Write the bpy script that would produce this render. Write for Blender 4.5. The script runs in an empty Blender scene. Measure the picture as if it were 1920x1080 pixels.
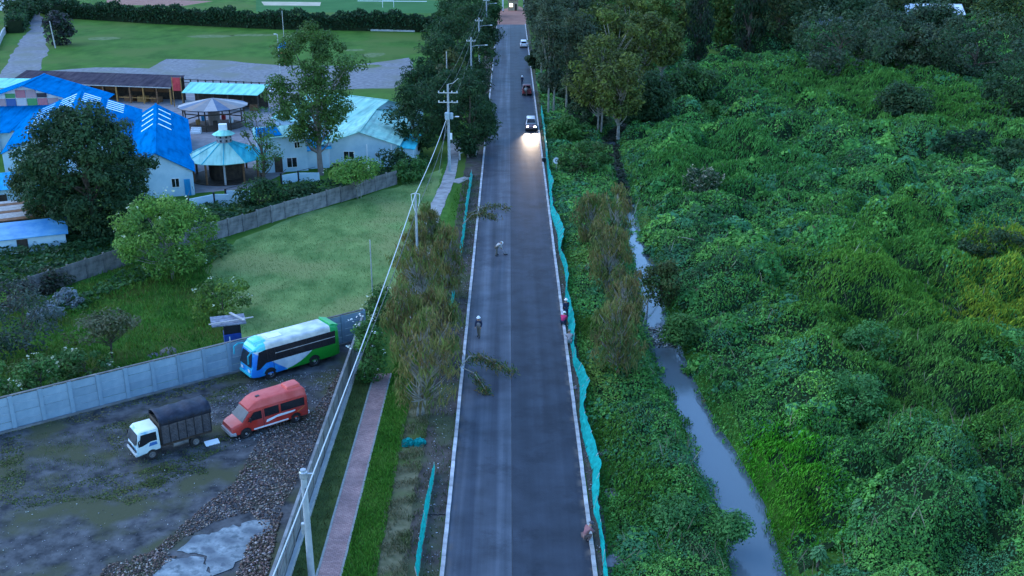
import bpy, math, random
import numpy as np
from mathutils import Vector, Matrix

random.seed(7)
rng = np.random.default_rng(7)
SC = bpy.context.scene
COL = SC.collection
R = math.radians

# ------------------------------------------------------------------ camera
H = 33.0                       # drone height above the road (m)
F = 1950.0                     # focal length in photo pixels (1920 wide)
P = math.atan(730 / F)         # pitch below the horizon
A = math.atan(5 * math.cos(P) / F)
cam = bpy.data.cameras.new('camera')
cam.lens = 36 * F / 1920
cam.sensor_width = 36
cam.clip_start = 0.5
cam.clip_end = 9000
camo = bpy.data.objects.new('camera', cam)
camo.location = (0, 0, H)
camo.rotation_euler = (math.pi / 2 - P, 0, -A)
COL.objects.link(camo)
SC.camera = camo

# ------------------------------------------------------------------ light
SUN_EL, SUN_ROT = R(36), R(-70)
world = bpy.data.worlds.new('World')
SC.world = world
world.use_nodes = True
nt = world.node_tree
sky = nt.nodes.new('ShaderNodeTexSky')
sky.sky_type = 'NISHITA'
sky.sun_disc = False
sky.sun_elevation = SUN_EL
sky.sun_rotation = SUN_ROT
sky.air_density = 1.4
sky.dust_density = 0.0
sky.ozone_density = 10.0
bg = nt.nodes['Background']
bg.inputs['Strength'].default_value = 0.15
nt.links.new(sky.outputs[0], bg.inputs['Color'])
sl = bpy.data.lights.new('sun', 'SUN')
sl.energy = 0.5
sl.angle = R(75)
sl.color = (1.0, 0.97, 0.93)
so = bpy.data.objects.new('sun', sl)
COL.objects.link(so)
sd = Vector((math.sin(SUN_ROT) * math.cos(SUN_EL), math.cos(SUN_ROT) * math.cos(SUN_EL), math.sin(SUN_EL)))
so.rotation_euler = sd.to_track_quat('Z', 'Y').to_euler()
so.location = (0, 0, 60)
vs = SC.view_settings
vs.view_transform = 'Standard'
vs.look = 'None'
vs.gamma = 1.0
vs.use_curve_mapping = False
vs.exposure = 1.95
SC.cycles.max_bounces = 6
SC.cycles.diffuse_bounces = 3
SC.cycles.transparent_max_bounces = 6

# ------------------------------------------------------------------ pixel <-> world
fwv = (math.sin(A) * math.cos(P), math.cos(A) * math.cos(P), -math.sin(P))
rtv = (math.cos(A), -math.sin(A), 0)
upv = (rtv[1] * fwv[2] - rtv[2] * fwv[1], rtv[2] * fwv[0] - rtv[0] * fwv[2], rtv[0] * fwv[1] - rtv[1] * fwv[0])
def ray(px, py):
    a = (px - 960) / F; b = -(py - 540) / F
    return [fwv[i] + a * rtv[i] + b * upv[i] for i in range(3)]
def G(px, py, z=0.0):
    d = ray(px, py); t = (z - H) / d[2]
    return (d[0] * t, d[1] * t)
def G3(px, py, z=0.0):
    x, y = G(px, py, z); return Vector((x, y, z))
def HT(px, py, top):
    X, Y = G(px, py); d = ray(px, top); t = Y / d[1]
    return H + t * d[2]
def PXM(X, Y, z=0):
    return F / (X * fwv[0] + Y * fwv[1] + (z - H) * fwv[2])

# ------------------------------------------------------------------ materials
def _ramp(nt, stops):
    r = nt.nodes.new('ShaderNodeValToRGB')
    e = r.color_ramp.elements
    e[0].position, e[0].color = stops[0][0], (*stops[0][1], 1)
    e[1].position, e[1].color = stops[-1][0], (*stops[-1][1], 1)
    for p, c in stops[1:-1]:
        n = e.new(p); n.color = (*c, 1)
    return r
def mat(name, c1, c2=None, scale=4.0, rough=0.8, bump=0.0, bscale=None, stretch=(1, 1, 1), metal=0.0, spec=0.3,
        lo=0.35, hi=0.65, detail=6, c3=None, s3=0.5, coat=0, dist=0.02):
    m = bpy.data.materials.new(name); m.use_nodes = True
    t = m.node_tree; b = t.nodes['Principled BSDF']
    b.inputs['Roughness'].default_value = rough
    b.inputs['Metallic'].default_value = metal
    b.inputs['Specular IOR Level'].default_value = 0.04 if (rough >= .9 and spec == .3) else spec
    b.inputs['Coat Weight'].default_value = coat
    tc = t.nodes.new('ShaderNodeTexCoord')
    mp = t.nodes.new('ShaderNodeMapping'); mp.inputs['Scale'].default_value = stretch
    t.links.new(tc.outputs['Object'], mp.inputs['Vector'])
    if c2 is None:
        b.inputs['Base Color'].default_value = (*c1, 1)
    else:
        n = t.nodes.new('ShaderNodeTexNoise'); n.inputs['Scale'].default_value = scale
        n.inputs['Detail'].default_value = detail; n.inputs['Roughness'].default_value = 0.62
        t.links.new(mp.outputs[0], n.inputs['Vector'])
        r = _ramp(t, [(lo, c1), (hi, c2)])
        t.links.new(n.outputs['Fac'], r.inputs['Fac'])
        out = r.outputs['Color']
        if c3 is not None:
            n3 = t.nodes.new('ShaderNodeTexNoise'); n3.inputs['Scale'].default_value = s3
            n3.inputs['Detail'].default_value = 5
            t.links.new(tc.outputs['Object'], n3.inputs['Vector'])
            r3 = _ramp(t, [(0.48, (0, 0, 0)), (0.62, (1, 1, 1))])
            t.links.new(n3.outputs['Fac'], r3.inputs['Fac'])
            mx = t.nodes.new('ShaderNodeMix'); mx.data_type = 'RGBA'
            t.links.new(r3.outputs['Color'], mx.inputs['Factor'])
            t.links.new(out, mx.inputs[6]); mx.inputs[7].default_value = (*c3, 1)
            out = mx.outputs[2]
        t.links.new(out, b.inputs['Base Color'])
    if bump:
        n2 = t.nodes.new('ShaderNodeTexNoise'); n2.inputs['Scale'].default_value = bscale or scale * 3
        n2.inputs['Detail'].default_value = 5
        t.links.new(mp.outputs[0], n2.inputs['Vector'])
        bp = t.nodes.new('ShaderNodeBump'); bp.inputs['Strength'].default_value = bump
        bp.inputs['Distance'].default_value = dist
        t.links.new(n2.outputs['Fac'], bp.inputs['Height'])
        t.links.new(bp.outputs[0], b.inputs['Normal'])
    return m
def emis(name, c, s):
    m = bpy.data.materials.new(name); m.use_nodes = True
    b = m.node_tree.nodes['Principled BSDF']
    b.inputs['Base Color'].default_value = (*c, 1)
    b.inputs['Emission Color'].default_value = (*c, 1)
    b.inputs['Emission Strength'].default_value = s
    return m
def corrugated(name, c1, c2, axis='X', freq=22, rough=0.45):
    m = mat(name, c1, c2, scale=0.6, rough=rough + .2, lo=0.3, hi=0.7, spec=0.0)
    t = m.node_tree; b = t.nodes['Principled BSDF']
    src = b.inputs['Base Color'].links[0].from_socket
    st_n = t.nodes.new('ShaderNodeTexNoise'); st_n.inputs['Scale'].default_value = 1.0; st_n.inputs['Detail'].default_value = 5
    tcs = t.nodes.new('ShaderNodeTexCoord'); mps = t.nodes.new('ShaderNodeMapping'); mps.inputs['Scale'].default_value = (1.6, .22, .3) if axis == 'X' else (.22, 1.6, .3)
    t.links.new(tcs.outputs['Object'], mps.inputs['Vector']); t.links.new(mps.outputs[0], st_n.inputs['Vector'])
    sr = _ramp(t, [(0.3, (.62, .64, .66)), (0.5, (1, 1, 1)), (0.72, (1.18, 1.16, 1.14))]); t.links.new(st_n.outputs['Fac'], sr.inputs[0])
    sm_ = t.nodes.new('ShaderNodeMix'); sm_.data_type = 'RGBA'; sm_.blend_type = 'MULTIPLY'; sm_.inputs['Factor'].default_value = 1
    t.links.new(src, sm_.inputs[6]); t.links.new(sr.outputs[0], sm_.inputs[7]); t.links.new(sm_.outputs[2], b.inputs['Base Color'])
    w = t.nodes.new('ShaderNodeTexWave'); w.bands_direction = axis
    w.inputs['Scale'].default_value = freq / 20.0 * 3.0
    tc = t.nodes.new('ShaderNodeTexCoord')
    t.links.new(tc.outputs['Object'], w.inputs['Vector'])
    bp = t.nodes.new('ShaderNodeBump'); bp.inputs['Strength'].default_value = 0.5; bp.inputs['Distance'].default_value = 0.05
    t.links.new(w.outputs['Fac'], bp.inputs['Height']); t.links.new(bp.outputs[0], b.inputs['Normal'])
    return m
def leafmat(name, trans=0.3, rough=0.6):
    m = bpy.data.materials.new(name); m.use_nodes = True
    t = m.node_tree; b = t.nodes['Principled BSDF']; o = t.nodes['Material Output']
    b.inputs['Roughness'].default_value = rough
    b.inputs['Specular IOR Level'].default_value = 0.1
    a = t.nodes.new('ShaderNodeAttribute'); a.attribute_name = 'col'
    t.links.new(a.outputs['Color'], b.inputs['Base Color'])
    tr = t.nodes.new('ShaderNodeBsdfTranslucent'); t.links.new(a.outputs['Color'], tr.inputs['Color'])
    mx = t.nodes.new('ShaderNodeMixShader'); mx.inputs[0].default_value = trans
    t.links.new(b.outputs[0], mx.inputs[1]); t.links.new(tr.outputs[0], mx.inputs[2])
    t.links.new(mx.outputs[0], o.inputs['Surface'])
    return m

LEAF = leafmat('leaf')
LEAFV = leafmat('vine_leaf', 0.14)
STONEC = leafmat('stone_colour', 0.0, 0.85)
BARK = mat('bark', (0.05, 0.04, 0.03), (0.11, 0.09, 0.07), scale=3, rough=0.9, bump=0.5)
BARKP = mat('bark_pale', (0.16, 0.15, 0.12), (0.3, 0.28, 0.24), scale=2, rough=0.85, bump=0.3)
CONC = mat('concrete', (0.30, 0.31, 0.31), (0.42, 0.42, 0.41), scale=1.5, rough=0.85, bump=0.2)
CONCP = mat('concrete_pole', (0.26, 0.29, 0.31), (0.36, 0.39, 0.40), scale=2, rough=0.8)
KERBM = mat('kerb_concrete', (0.26, 0.26, 0.26), (0.52, 0.51, 0.50), scale=1.6, rough=0.85, bump=0.2)
def vary(m, lo, hi):
    t = m.node_tree; b = t.nodes['Principled BSDF']; l = b.inputs['Base Color'].links[0]; src = l.from_socket
    oi = t.nodes.new('ShaderNodeObjectInfo'); mr = t.nodes.new('ShaderNodeMapRange'); mr.inputs['To Min'].default_value = lo; mr.inputs['To Max'].default_value = hi
    t.links.new(oi.outputs['Random'], mr.inputs['Value']); mx = t.nodes.new('ShaderNodeMix'); mx.data_type = 'RGBA'; mx.blend_type = 'MULTIPLY'; mx.inputs['Factor'].default_value = 1
    t.links.new(src, mx.inputs[6]); t.links.new(mr.outputs[0], mx.inputs[7]); t.links.new(mx.outputs[2], b.inputs['Base Color'])
vary(KERBM, .7, 1.15)
PANEL = mat('pale_blue_concrete', (0.17, 0.27, 0.34), (0.25, 0.35, 0.42), scale=0.7, rough=0.85, bump=0.15, c3=(0.19, 0.27, 0.33), s3=0.35)
vary(PANEL, .88, 1.08)
PANELD = mat('weathered_concrete', (0.10, 0.10, 0.10), (0.22, 0.21, 0.20), scale=1.2, rough=0.9, bump=0.3)
PANELG = mat('grey_concrete', (0.12, 0.125, 0.125), (0.24, 0.24, 0.235), scale=1.0, rough=0.88, bump=0.25, c3=(0.16, 0.16, 0.15), s3=0.6)
vary(PANELG, .8, 1.15); vary(PANELD, .8, 1.2)
DARK = mat('dark_paint', (0.015, 0.015, 0.018), rough=0.5)
BLACK = mat('black_rubber', (0.012, 0.012, 0.013), (0.03, 0.028, 0.026), scale=4, rough=0.85)
GLASS = mat('dark_glass', (0.012, 0.014, 0.018), rough=0.08, spec=0.6)
GLASSG = mat('dusty_glass', (0.03, 0.034, 0.04), (0.07, 0.075, 0.08), scale=2, rough=0.35, spec=0.25)
STEEL = mat('galvanised_steel', (0.38, 0.41, 0.43), (0.5, 0.52, 0.53), scale=6, rough=0.45, metal=0.6)
WHITE = mat('white_paint', (0.62, 0.65, 0.66), (0.78, 0.80, 0.80), scale=0.8, rough=0.6)
WALLW = mat('pale_wall', (0.34, 0.50, 0.58), (0.48, 0.62, 0.68), scale=0.6, rough=0.8)
WOOD = mat('brown_wood', (0.12, 0.055, 0.025), (0.24, 0.12, 0.055), scale=2, rough=0.75, stretch=(1, 1, 4))
WOODO = mat('orange_wood', (0.28, 0.13, 0.03), (0.42, 0.22, 0.07), scale=2, rough=0.7)
WOODD = mat('dark_wood', (0.03, 0.022, 0.018), (0.07, 0.05, 0.035), scale=2, rough=0.8)
WOODG = mat('weathered_plank', (0.30, 0.29, 0.28), (0.45, 0.43, 0.40), scale=3, rough=0.8)
BLUER = corrugated('blue_roof_sheet', (0.0, 0.125, 0.33), (0.001, 0.17, 0.42), 'X', 14, 0.4)
BLUEL = corrugated('light_blue_roof_sheet', (0.02, 0.26, 0.52), (0.05, 0.36, 0.60), 'X', 14, 0.4)
SKYL = mat('skylight_sheet', (0.30, 0.62, 0.72), (0.45, 0.75, 0.82), scale=1, rough=0.3)
CYANR = corrugated('cyan_roof_sheet', (0.20, 0.46, 0.40), (0.34, 0.58, 0.50), 'X', 14, 0.4)
CYAND = corrugated('deep_cyan_roof_sheet', (0.02, 0.32, 0.42), (0.06, 0.44, 0.50), 'X', 14, 0.4)
GREENR = corrugated('pale_green_roof_sheet', (0.22, 0.58, 0.48), (0.30, 0.68, 0.56), 'X', 14, 0.45)
DARKR = corrugated('dark_brown_roof_sheet', (0.045, 0.04, 0.055), (0.09, 0.075, 0.085), 'X', 14, 0.6)
GREYR = corrugated('grey_roof_sheet', (0.28, 0.29, 0.30), (0.4, 0.41, 0.42), 'X', 14, 0.5)
TEAL = leafmat('teal_netting', 0.35, 0.6)
REDP = mat('red_paint', (0.45, 0.03, 0.04), (0.6, 0.06, 0.06), scale=2, rough=0.5)

# ------------------------------------------------------------------ mesh helpers
class MB:
    def __init__(s): s.v = []; s.f = []; s.m = []
    def add(s, vs, fs, m=0):
        o = len(s.v); s.v += [tuple(v) for v in vs]
        for f in fs: s.f.append(tuple(i + o for i in f)); s.m.append(m)
        return s
    def box(s, x0, x1, y0, y1, z0, z1, m=0):
        v = [(x0, y0, z0), (x1, y0, z0), (x1, y1, z0), (x0, y1, z0), (x0, y0, z1), (x1, y0, z1), (x1, y1, z1), (x0, y1, z1)]
        return s.add(v, [(0, 3, 2, 1), (4, 5, 6, 7), (0, 1, 5, 4), (1, 2, 6, 5), (2, 3, 7, 6), (3, 0, 4, 7)], m)
    def bar(s, a, b, w, h=None, m=0, up=(0, 0, 1)):
        a = Vector(a); b = Vector(b); h = h or w; d = (b - a).normalized()
        u = Vector(up)
        if abs(d.dot(u)) > 0.95: u = Vector((1, 0, 0))
        sx = d.cross(u).normalized() * w / 2; sy = sx.cross(d).normalized() * h / 2
        v = [a - sx - sy, a + sx - sy, a + sx + sy, a - sx + sy, b - sx - sy, b + sx - sy, b + sx + sy, b - sx + sy]
        return s.add(v, [(0, 3, 2, 1), (4, 5, 6, 7), (0, 1, 5, 4), (1, 2, 6, 5), (2, 3, 7, 6), (3, 0, 4, 7)], m)
    def tube(s, pts, rad, n=7, m=0, cap=True):
        pts = [Vector(p) for p in pts]
        if not hasattr(rad, '__len__'): rad = [rad] * len(pts)
        vs = []; prev = None
        for i, p in enumerate(pts):
            d = (pts[min(i + 1, len(pts) - 1)] - pts[max(i - 1, 0)])
            if d.length < 1e-6: d = Vector((0, 0, 1))
            d.normalize()
            if prev is None:
                u = Vector((1, 0, 0)) if abs(d.x) < 0.8 else Vector((0, 1, 0))
            else: u = prev
            u = (u - d * u.dot(d)).normalized(); prev = u; w = d.cross(u)
            for k in range(n):
                a = 2 * math.pi * k / n
                vs.append(p + (u * math.cos(a) + w * math.sin(a)) * rad[i])
        fs = []
        for i in range(len(pts) - 1):
            for k in range(n):
                a = i * n + k; b = i * n + (k + 1) % n
                fs.append((a, b, b + n, a + n))
        if cap:
            fs.append(tuple(range(n - 1, -1, -1))); fs.append(tuple(range((len(pts) - 1) * n, len(pts) * n)))
        return s.add(vs, fs, m)
    def lathe(s, prof, n=16, m=0, axis='Z', c=(0, 0, 0)):
        vs = []; k = len(prof)
        for i in range(n):
            a = 2 * math.pi * i / n
            for r, h in prof:
                p = (r * math.cos(a), r * math.sin(a), h)
                if axis == 'Y': p = (p[0], p[2], p[1])
                if axis == 'X': p = (p[2], p[0], p[1])
                vs.append((p[0] + c[0], p[1] + c[1], p[2] + c[2]))
        fs = []
        for i in range(n):
            for j in range(k - 1):
                a = i * k + j; b = ((i + 1) % n) * k + j
                fs.append((a, b, b + 1, a + 1))
        return s.add(vs, fs, m)
    def slab(s, pts, th, m=0, both=False):
        pts = [Vector(p) for p in pts]
        nrm = (pts[1] - pts[0]).cross(pts[2] - pts[0]).normalized()
        lo = [p - nrm * th for p in pts]; n = len(pts)
        fs = [tuple(range(n)), tuple(range(2 * n - 1, n - 1, -1))]
        for i in range(n):
            j = (i + 1) % n; fs.append((i, i + n, j + n, j))
        return s.add(pts + lo, fs, m)
    def rings(s, rs, m=0, cap=True):
        n = len(rs[0]); vs = [p for r in rs for p in r]; fs = []
        for i in range(len(rs) - 1):
            for k in range(n):
                a = i * n + k; b = i * n + (k + 1) % n
                fs.append((a, b, b + n, a + n))
        if cap:
            fs.append(tuple(range(n - 1, -1, -1))); fs.append(tuple(range((len(rs) - 1) * n, len(rs) * n)))
        return s.add(vs, fs, m)
    def mesh(s, name, mats, smooth=False, bevel=0):
        me = bpy.data.meshes.new(name); me.from_pydata(s.v, [], s.f)
        for mm in (mats if isinstance(mats, (list, tuple)) else [mats]): me.materials.append(mm)
        if any(s.m): me.polygons.foreach_set('material_index', s.m)
        if smooth: me.polygons.foreach_set('use_smooth', [True] * len(s.f))
        me.update()
        return me
    def build(s, name, mats, parent=None, smooth=False, bevel=0, sharp=40):
        me = s.mesh(name, mats, smooth)
        if smooth: me.set_sharp_from_angle(angle=R(sharp))
        o = bpy.data.objects.new(name, me); COL.objects.link(o)
        if parent is not None: o.parent = parent
        if bevel:
            b = o.modifiers.new('bevel', 'BEVEL'); b.width = bevel; b.segments = 2; b.limit_method = 'ANGLE'
        return o
def tag(o, label=None, cat=None, group=None, kind=None):
    if label: o['label'] = label
    if cat: o['category'] = cat
    if group: o['group'] = group
    if kind: o['kind'] = kind
    return o
def empty(name, loc=(0, 0, 0), rz=0.0, label=None, cat=None, group=None):
    o = bpy.data.objects.new(name, None); COL.objects.link(o)
    o.location = loc; o.rotation_euler = (0, 0, rz); o.empty_display_size = 0.2
    return tag(o, label, cat, group)
def inst(name, me, parent, loc=(0, 0, 0), rz=0.0, scale=None):
    o = bpy.data.objects.new(name, me); COL.objects.link(o)
    o.parent = parent; o.location = loc; o.rotation_euler = (0, 0, rz)
    if scale: o.scale = scale
    return o
def copy_tree(o, parent=None):
    c = o.copy(); COL.objects.link(c); c.parent = parent
    for ch in o.children: copy_tree(ch, c)
    return c
def quad_mesh(name, V, col, m):
    n = len(V); me = bpy.data.meshes.new(name)
    me.vertices.add(4 * n); me.loops.add(4 * n); me.polygons.add(n)
    me.vertices.foreach_set('co', V.reshape(-1).astype(np.float32))
    me.loops.foreach_set('vertex_index', np.arange(4 * n, dtype=np.int32))
    me.polygons.foreach_set('loop_start', np.arange(0, 4 * n, 4, dtype=np.int32))
    me.update(calc_edges=True)
    ca = me.color_attributes.new('col', 'FLOAT_COLOR', 'POINT')
    c4 = np.ones((n, 4, 4), np.float32); c4[:, :, :3] = col[:, None, :]
    ca.data.foreach_set('color', c4.reshape(-1))
    me.materials.append(m)
    return me
def addobj(name, me, parent=None):
    o = bpy.data.objects.new(name, me); COL.objects.link(o)
    if parent is not None: o.parent = parent
    return o
def norm(a): return a / np.maximum(np.linalg.norm(a, axis=-1, keepdims=True), 1e-9)
def rdir(n): return norm(rng.normal(size=(n, 3)))
def leaf_quads(C, N, S, asp=0.6, T=None):
    n = len(C)
    if T is None:
        T = rdir(n); T = norm(T - N * np.sum(T * N, 1, keepdims=True))
    B = norm(np.cross(N, T)); S = S[:, None]
    V = np.empty((n, 4, 3))
    V[:, 0] = C - T * S * 0.5; V[:, 1] = C + B * S * asp * 0.5 + N * S * 0.08
    V[:, 2] = C + T * S * 0.5; V[:, 3] = C - B * S * asp * 0.5 + N * S * 0.08
    return V
def pal(cols, n, w=None, jit=0.18):
    cols = np.array(cols); i = rng.choice(len(cols), n, p=w)
    return np.clip(cols[i] * (1 + rng.normal(size=(n, 1)) * jit) * (1 + rng.normal(size=(n, 3)) * 0.05), 0.004, 1)
def smooth_noise(x, y, sc, seed):
    r = np.random.default_rng(seed); z = 0; a = 1.0; tot = 0
    for o in range(3):
        th = r.uniform(0, 6.28, 6); ph = r.uniform(0, 6.28, 6); k = r.uniform(0.6, 1.4, 6) / sc * (2 ** o)
        s = sum(np.sin((x * np.cos(t) + y * np.sin(t)) * kk * 6.28 + p) for t, p, kk in zip(th, ph, k)) / 3.0
        z = z + a * s; tot += a; a *= 0.5
    return z / tot
def sheet(name, poly, z, m, jit=0.0, sub=1.5):
    """flat sheet from a world polygon with slightly irregular edges"""
    pts = []
    n = len(poly)
    for i in range(n):
        a = Vector(poly[i]); b = Vector(poly[(i + 1) % n]); L = (b - a).length
        k = max(1, int(L / sub)) if jit else 1
        for j in range(k):
            p = a + (b - a) * (j / k)
            if jit: p = p + Vector((random.uniform(-jit, jit), random.uniform(-jit, jit)))
            pts.append((p.x, p.y, z))
    mb = MB(); mb.add(pts, [tuple(range(len(pts)))])
    o = mb.build(name, m)
    nrm = o.data.polygons[0].normal
    if nrm.z < 0: o.data.flip_normals()
    return tag(o, kind='structure')
def pp(*px): return [G(*p) for p in px]

# ------------------------------------------------------------------ stream course
ST = [(1080, 1385, 1462), (1020, 1370, 1444), (985, 1384, 1436), (960, 1354, 1430), (910, 1334, 1404), (880, 1315, 1388), (840, 1304, 1366), (800, 1288, 1338),
      (750, 1263, 1312), (700, 1240, 1287), (660, 1226, 1272), (640, 1222, 1268), (600, 1210, 1243), (540, 1199, 1234), (500, 1192, 1224), (470, 1184, 1208),
      (430, 1178, 1194), (385, 1169, 1186), (340, 1160, 1174), (300, 1146, 1162), (262, 1132, 1156), (230, 1164, 1188), (205, 1198, 1222), (170, 1238, 1256), (140, 1262, 1276)]
WZ = -1.0
sy = np.array([G(a, y, WZ)[1] for y, a, b in ST]); sxl = np.array([G(a, y, WZ)[0] for y, a, b in ST]); sxr = np.array([G(b, y, WZ)[0] for y, a, b in ST])
sy = np.concatenate([[-20], sy, [sy[-1] + 25, 1000]]); sxl = np.concatenate([[sxl[0] - 1], sxl, [sxl[-1] + 12, sxl[-1] + 12]]); sxr = np.concatenate([[sxr[0] - 1], sxr, [sxr[-1] + 12, sxr[-1] + 12]])
def XL(y): return np.interp(y, sy, sxl)
def XR(y): return np.interp(y, sy, sxr)
def sstep(a, b, x):
    t = np.clip((x - a) / (b - a), 0, 1); return t * t * (3 - 2 * t)
def ground_z(x, y):
    d = np.maximum(XL(y) - x, x - XR(y))        # >0 outside the channel
    z = -1.9 + 1.9 * sstep(-0.7, 1.5, d)
    return np.where(y > sy[-2], 0 * z, z)

# ------------------------------------------------------------------ ground
GRASSM = mat('field_grass', (0.030, 0.088, 0.012), (0.064, 0.15, 0.022), scale=0.22, rough=0.9, bump=0.4, bscale=3, c3=(0.075, 0.125, 0.025), s3=0.05, stretch=(1, 0.55, 1))
gx = np.concatenate([[-4000, -900, -300, -160], np.arange(-120, 4, 12.0), np.arange(4.6, 42, 0.55), np.arange(44, 130, 8.0), [180, 320, 900, 4000]])
gy = np.concatenate([[-400, -60, 0, 25], np.arange(36, 285, 1.1), np.arange(290, 420, 12), [500, 800, 2000, 6000]])
XX, YY = np.meshgrid(gx, gy); ZZ = ground_z(XX, YY)
nx = len(gx); ny = len(gy)
mb = MB(); mb.v = list(zip(XX.ravel().tolist(), YY.ravel().tolist(), ZZ.ravel().tolist()))
mb.f = [(j * nx + i, j * nx + i + 1, (j + 1) * nx + i + 1, (j + 1) * nx + i) for j in range(ny - 1) for i in range(nx - 1)]
mb.m = [0] * len(mb.f)
tag(mb.build('ground', GRASSM), kind='structure')

WATER = bpy.data.materials.new('stream_water'); WATER.use_nodes = True
b = WATER.node_tree.nodes['Principled BSDF']
b.inputs['Base Color'].default_value = (0.09, 0.125, 0.14, 1); b.inputs['Roughness'].default_value = 0.12
b.inputs['Specular IOR Level'].default_value = 0.9; b.inputs['IOR'].default_value = 1.36
_t = WATER.node_tree; _n = _t.nodes.new('ShaderNodeTexNoise'); _n.inputs['Scale'].default_value = 0.9; _n.inputs['Detail'].default_value = 3
_b = _t.nodes.new('ShaderNodeBump'); _b.inputs['Strength'].default_value = 0.12; _b.inputs['Distance'].default_value = 0.04
_tc = _t.nodes.new('ShaderNodeTexCoord'); _t.links.new(_tc.outputs['Object'], _n.inputs['Vector']); _t.links.new(_n.outputs['Fac'], _b.inputs['Height']); _t.links.new(_b.outputs[0], b.inputs['Normal'])
mb = MB(); yy = np.arange(30, sy[-2], 1.5)
vs_ = []
for y in yy: vs_ += [(float(XL(y)) - 0.9, float(y), WZ), (float(XR(y)) + 0.9, float(y), WZ)]
mb.add(vs_, [(2 * i, 2 * i + 1, 2 * i + 3, 2 * i + 2) for i in range(len(yy) - 1)])
tag(mb.build('stream_water', WATER), kind='structure')

# road: two paving passes with a seam, dust streaks along the wheel tracks of the older pass
ASPH = bpy.data.materials.new('asphalt'); ASPH.use_nodes = True
t = ASPH.node_tree; b = t.nodes['Principled BSDF']
b.inputs['Roughness'].default_value = 0.6; b.inputs['Specular IOR Level'].default_value = 0.13
tc = t.nodes.new('ShaderNodeTexCoord'); sp = t.nodes.new('ShaderNodeSeparateXYZ'); t.links.new(tc.outputs['Object'], sp.inputs[0])
mp = t.nodes.new('ShaderNodeMapping'); mp.inputs['Scale'].default_value = (1.1, 0.02, 1); t.links.new(tc.outputs['Object'], mp.inputs[0])
n1 = t.nodes.new('ShaderNodeTexNoise'); n1.inputs['Scale'].default_value = 1.0; n1.inputs['Detail'].default_value = 4; t.links.new(mp.outputs[0], n1.inputs['Vector'])
rA = _ramp(t, [(0.36, (0.031, 0.039, 0.052)), (0.52, (0.052, 0.063, 0.079)), (0.68, (0.092, 0.105, 0.124))]); t.links.new(n1.outputs['Fac'], rA.inputs[0])
rB = _ramp(t, [(0.35, (0.023, 0.030, 0.041)), (0.7, (0.036, 0.045, 0.059))]); t.links.new(n1.outputs['Fac'], rB.inputs[0])
gt = t.nodes.new('ShaderNodeMath'); gt.operation = 'GREATER_THAN'; gt.inputs[1].default_value = 0.13; t.links.new(sp.outputs['X'], gt.inputs[0])
mx = t.nodes.new('ShaderNodeMix'); mx.data_type = 'RGBA'; t.links.new(gt.outputs[0], mx.inputs['Factor']); t.links.new(rA.outputs[0], mx.inputs[6]); t.links.new(rB.outputs[0], mx.inputs[7])
n2 = t.nodes.new('ShaderNodeTexNoise'); n2.inputs['Scale'].default_value = 0.5; n2.inputs['Detail'].default_value = 8; t.links.new(tc.outputs['Object'], n2.inputs['Vector'])
r2 = _ramp(t, [(0.3, (0.72, 0.72, 0.72)), (0.7, (1.25, 1.25, 1.25))]); t.links.new(n2.outputs['Fac'], r2.inputs[0])
m2 = t.nodes.new('ShaderNodeMix'); m2.data_type = 'RGBA'; m2.blend_type = 'MULTIPLY'; m2.inputs['Factor'].default_value = 1; t.links.new(mx.outputs[2], m2.inputs[6]); t.links.new(r2.outputs[0], m2.inputs[7])
xr_ = t.nodes.new('ShaderNodeMapRange'); xr_.inputs['From Min'].default_value = -4; xr_.inputs['From Max'].default_value = 5; t.links.new(sp.outputs['X'], xr_.inputs['Value'])
dus = _ramp(t, [(0.0, (1.2, 1.2, 1.2)), (0.12, (.92, .92, .92)), (0.2, (1.12, 1.12, 1.12)), (0.27, (.95, .95, .95)), (0.345, (1.0, 1.0, 1.0)), (0.37, (1.3, 1.3, 1.28)), (0.45, (1.25, 1.25, 1.22)), (0.462, (1, 1, 1)), (0.9, (1, 1, 1)), (1.0, (1.35, 1.32, 1.28))]); t.links.new(xr_.outputs[0], dus.inputs[0])
m4 = t.nodes.new('ShaderNodeMix'); m4.data_type = 'RGBA'; m4.blend_type = 'MULTIPLY'; m4.inputs['Factor'].default_value = 1; t.links.new(m2.outputs[2], m4.inputs[6]); t.links.new(dus.outputs[0], m4.inputs[7])
ns_ = t.nodes.new('ShaderNodeTexNoise'); ns_.inputs['Scale'].default_value = .22; ns_.inputs['Detail'].default_value = 9; ns_.inputs['Roughness'].default_value = .7; t.links.new(tc.outputs['Object'], ns_.inputs['Vector'])
rs_ = _ramp(t, [(0.40, (1, 1, 1)), (0.52, (1, 1, 1)), (0.60, (.72, .72, .73)), (0.66, (.9, .9, .9))]); t.links.new(ns_.outputs['Fac'], rs_.inputs[0])
m5 = t.nodes.new('ShaderNodeMix'); m5.data_type = 'RGBA'; m5.blend_type = 'MULTIPLY'; m5.inputs['Factor'].default_value = 1; t.links.new(m4.outputs[2], m5.inputs[6]); t.links.new(rs_.outputs[0], m5.inputs[7])
ed_ = _ramp(t, [(0.0, (1, 1, 1)), (0.06, (1, 1, 1)), (0.115, (0, 0, 0)), (0.885, (0, 0, 0)), (0.925, (1, 1, 1)), (1.0, (1, 1, 1))]); t.links.new(xr_.outputs[0], ed_.inputs[0])
nd_ = t.nodes.new('ShaderNodeTexNoise'); nd_.inputs['Scale'].default_value = 1.3; nd_.inputs['Detail'].default_value = 8; t.links.new(tc.outputs['Object'], nd_.inputs['Vector'])
rd_ = _ramp(t, [(0.46, (0, 0, 0)), (0.62, (1, 1, 1))]); t.links.new(nd_.outputs['Fac'], rd_.inputs[0])
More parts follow.
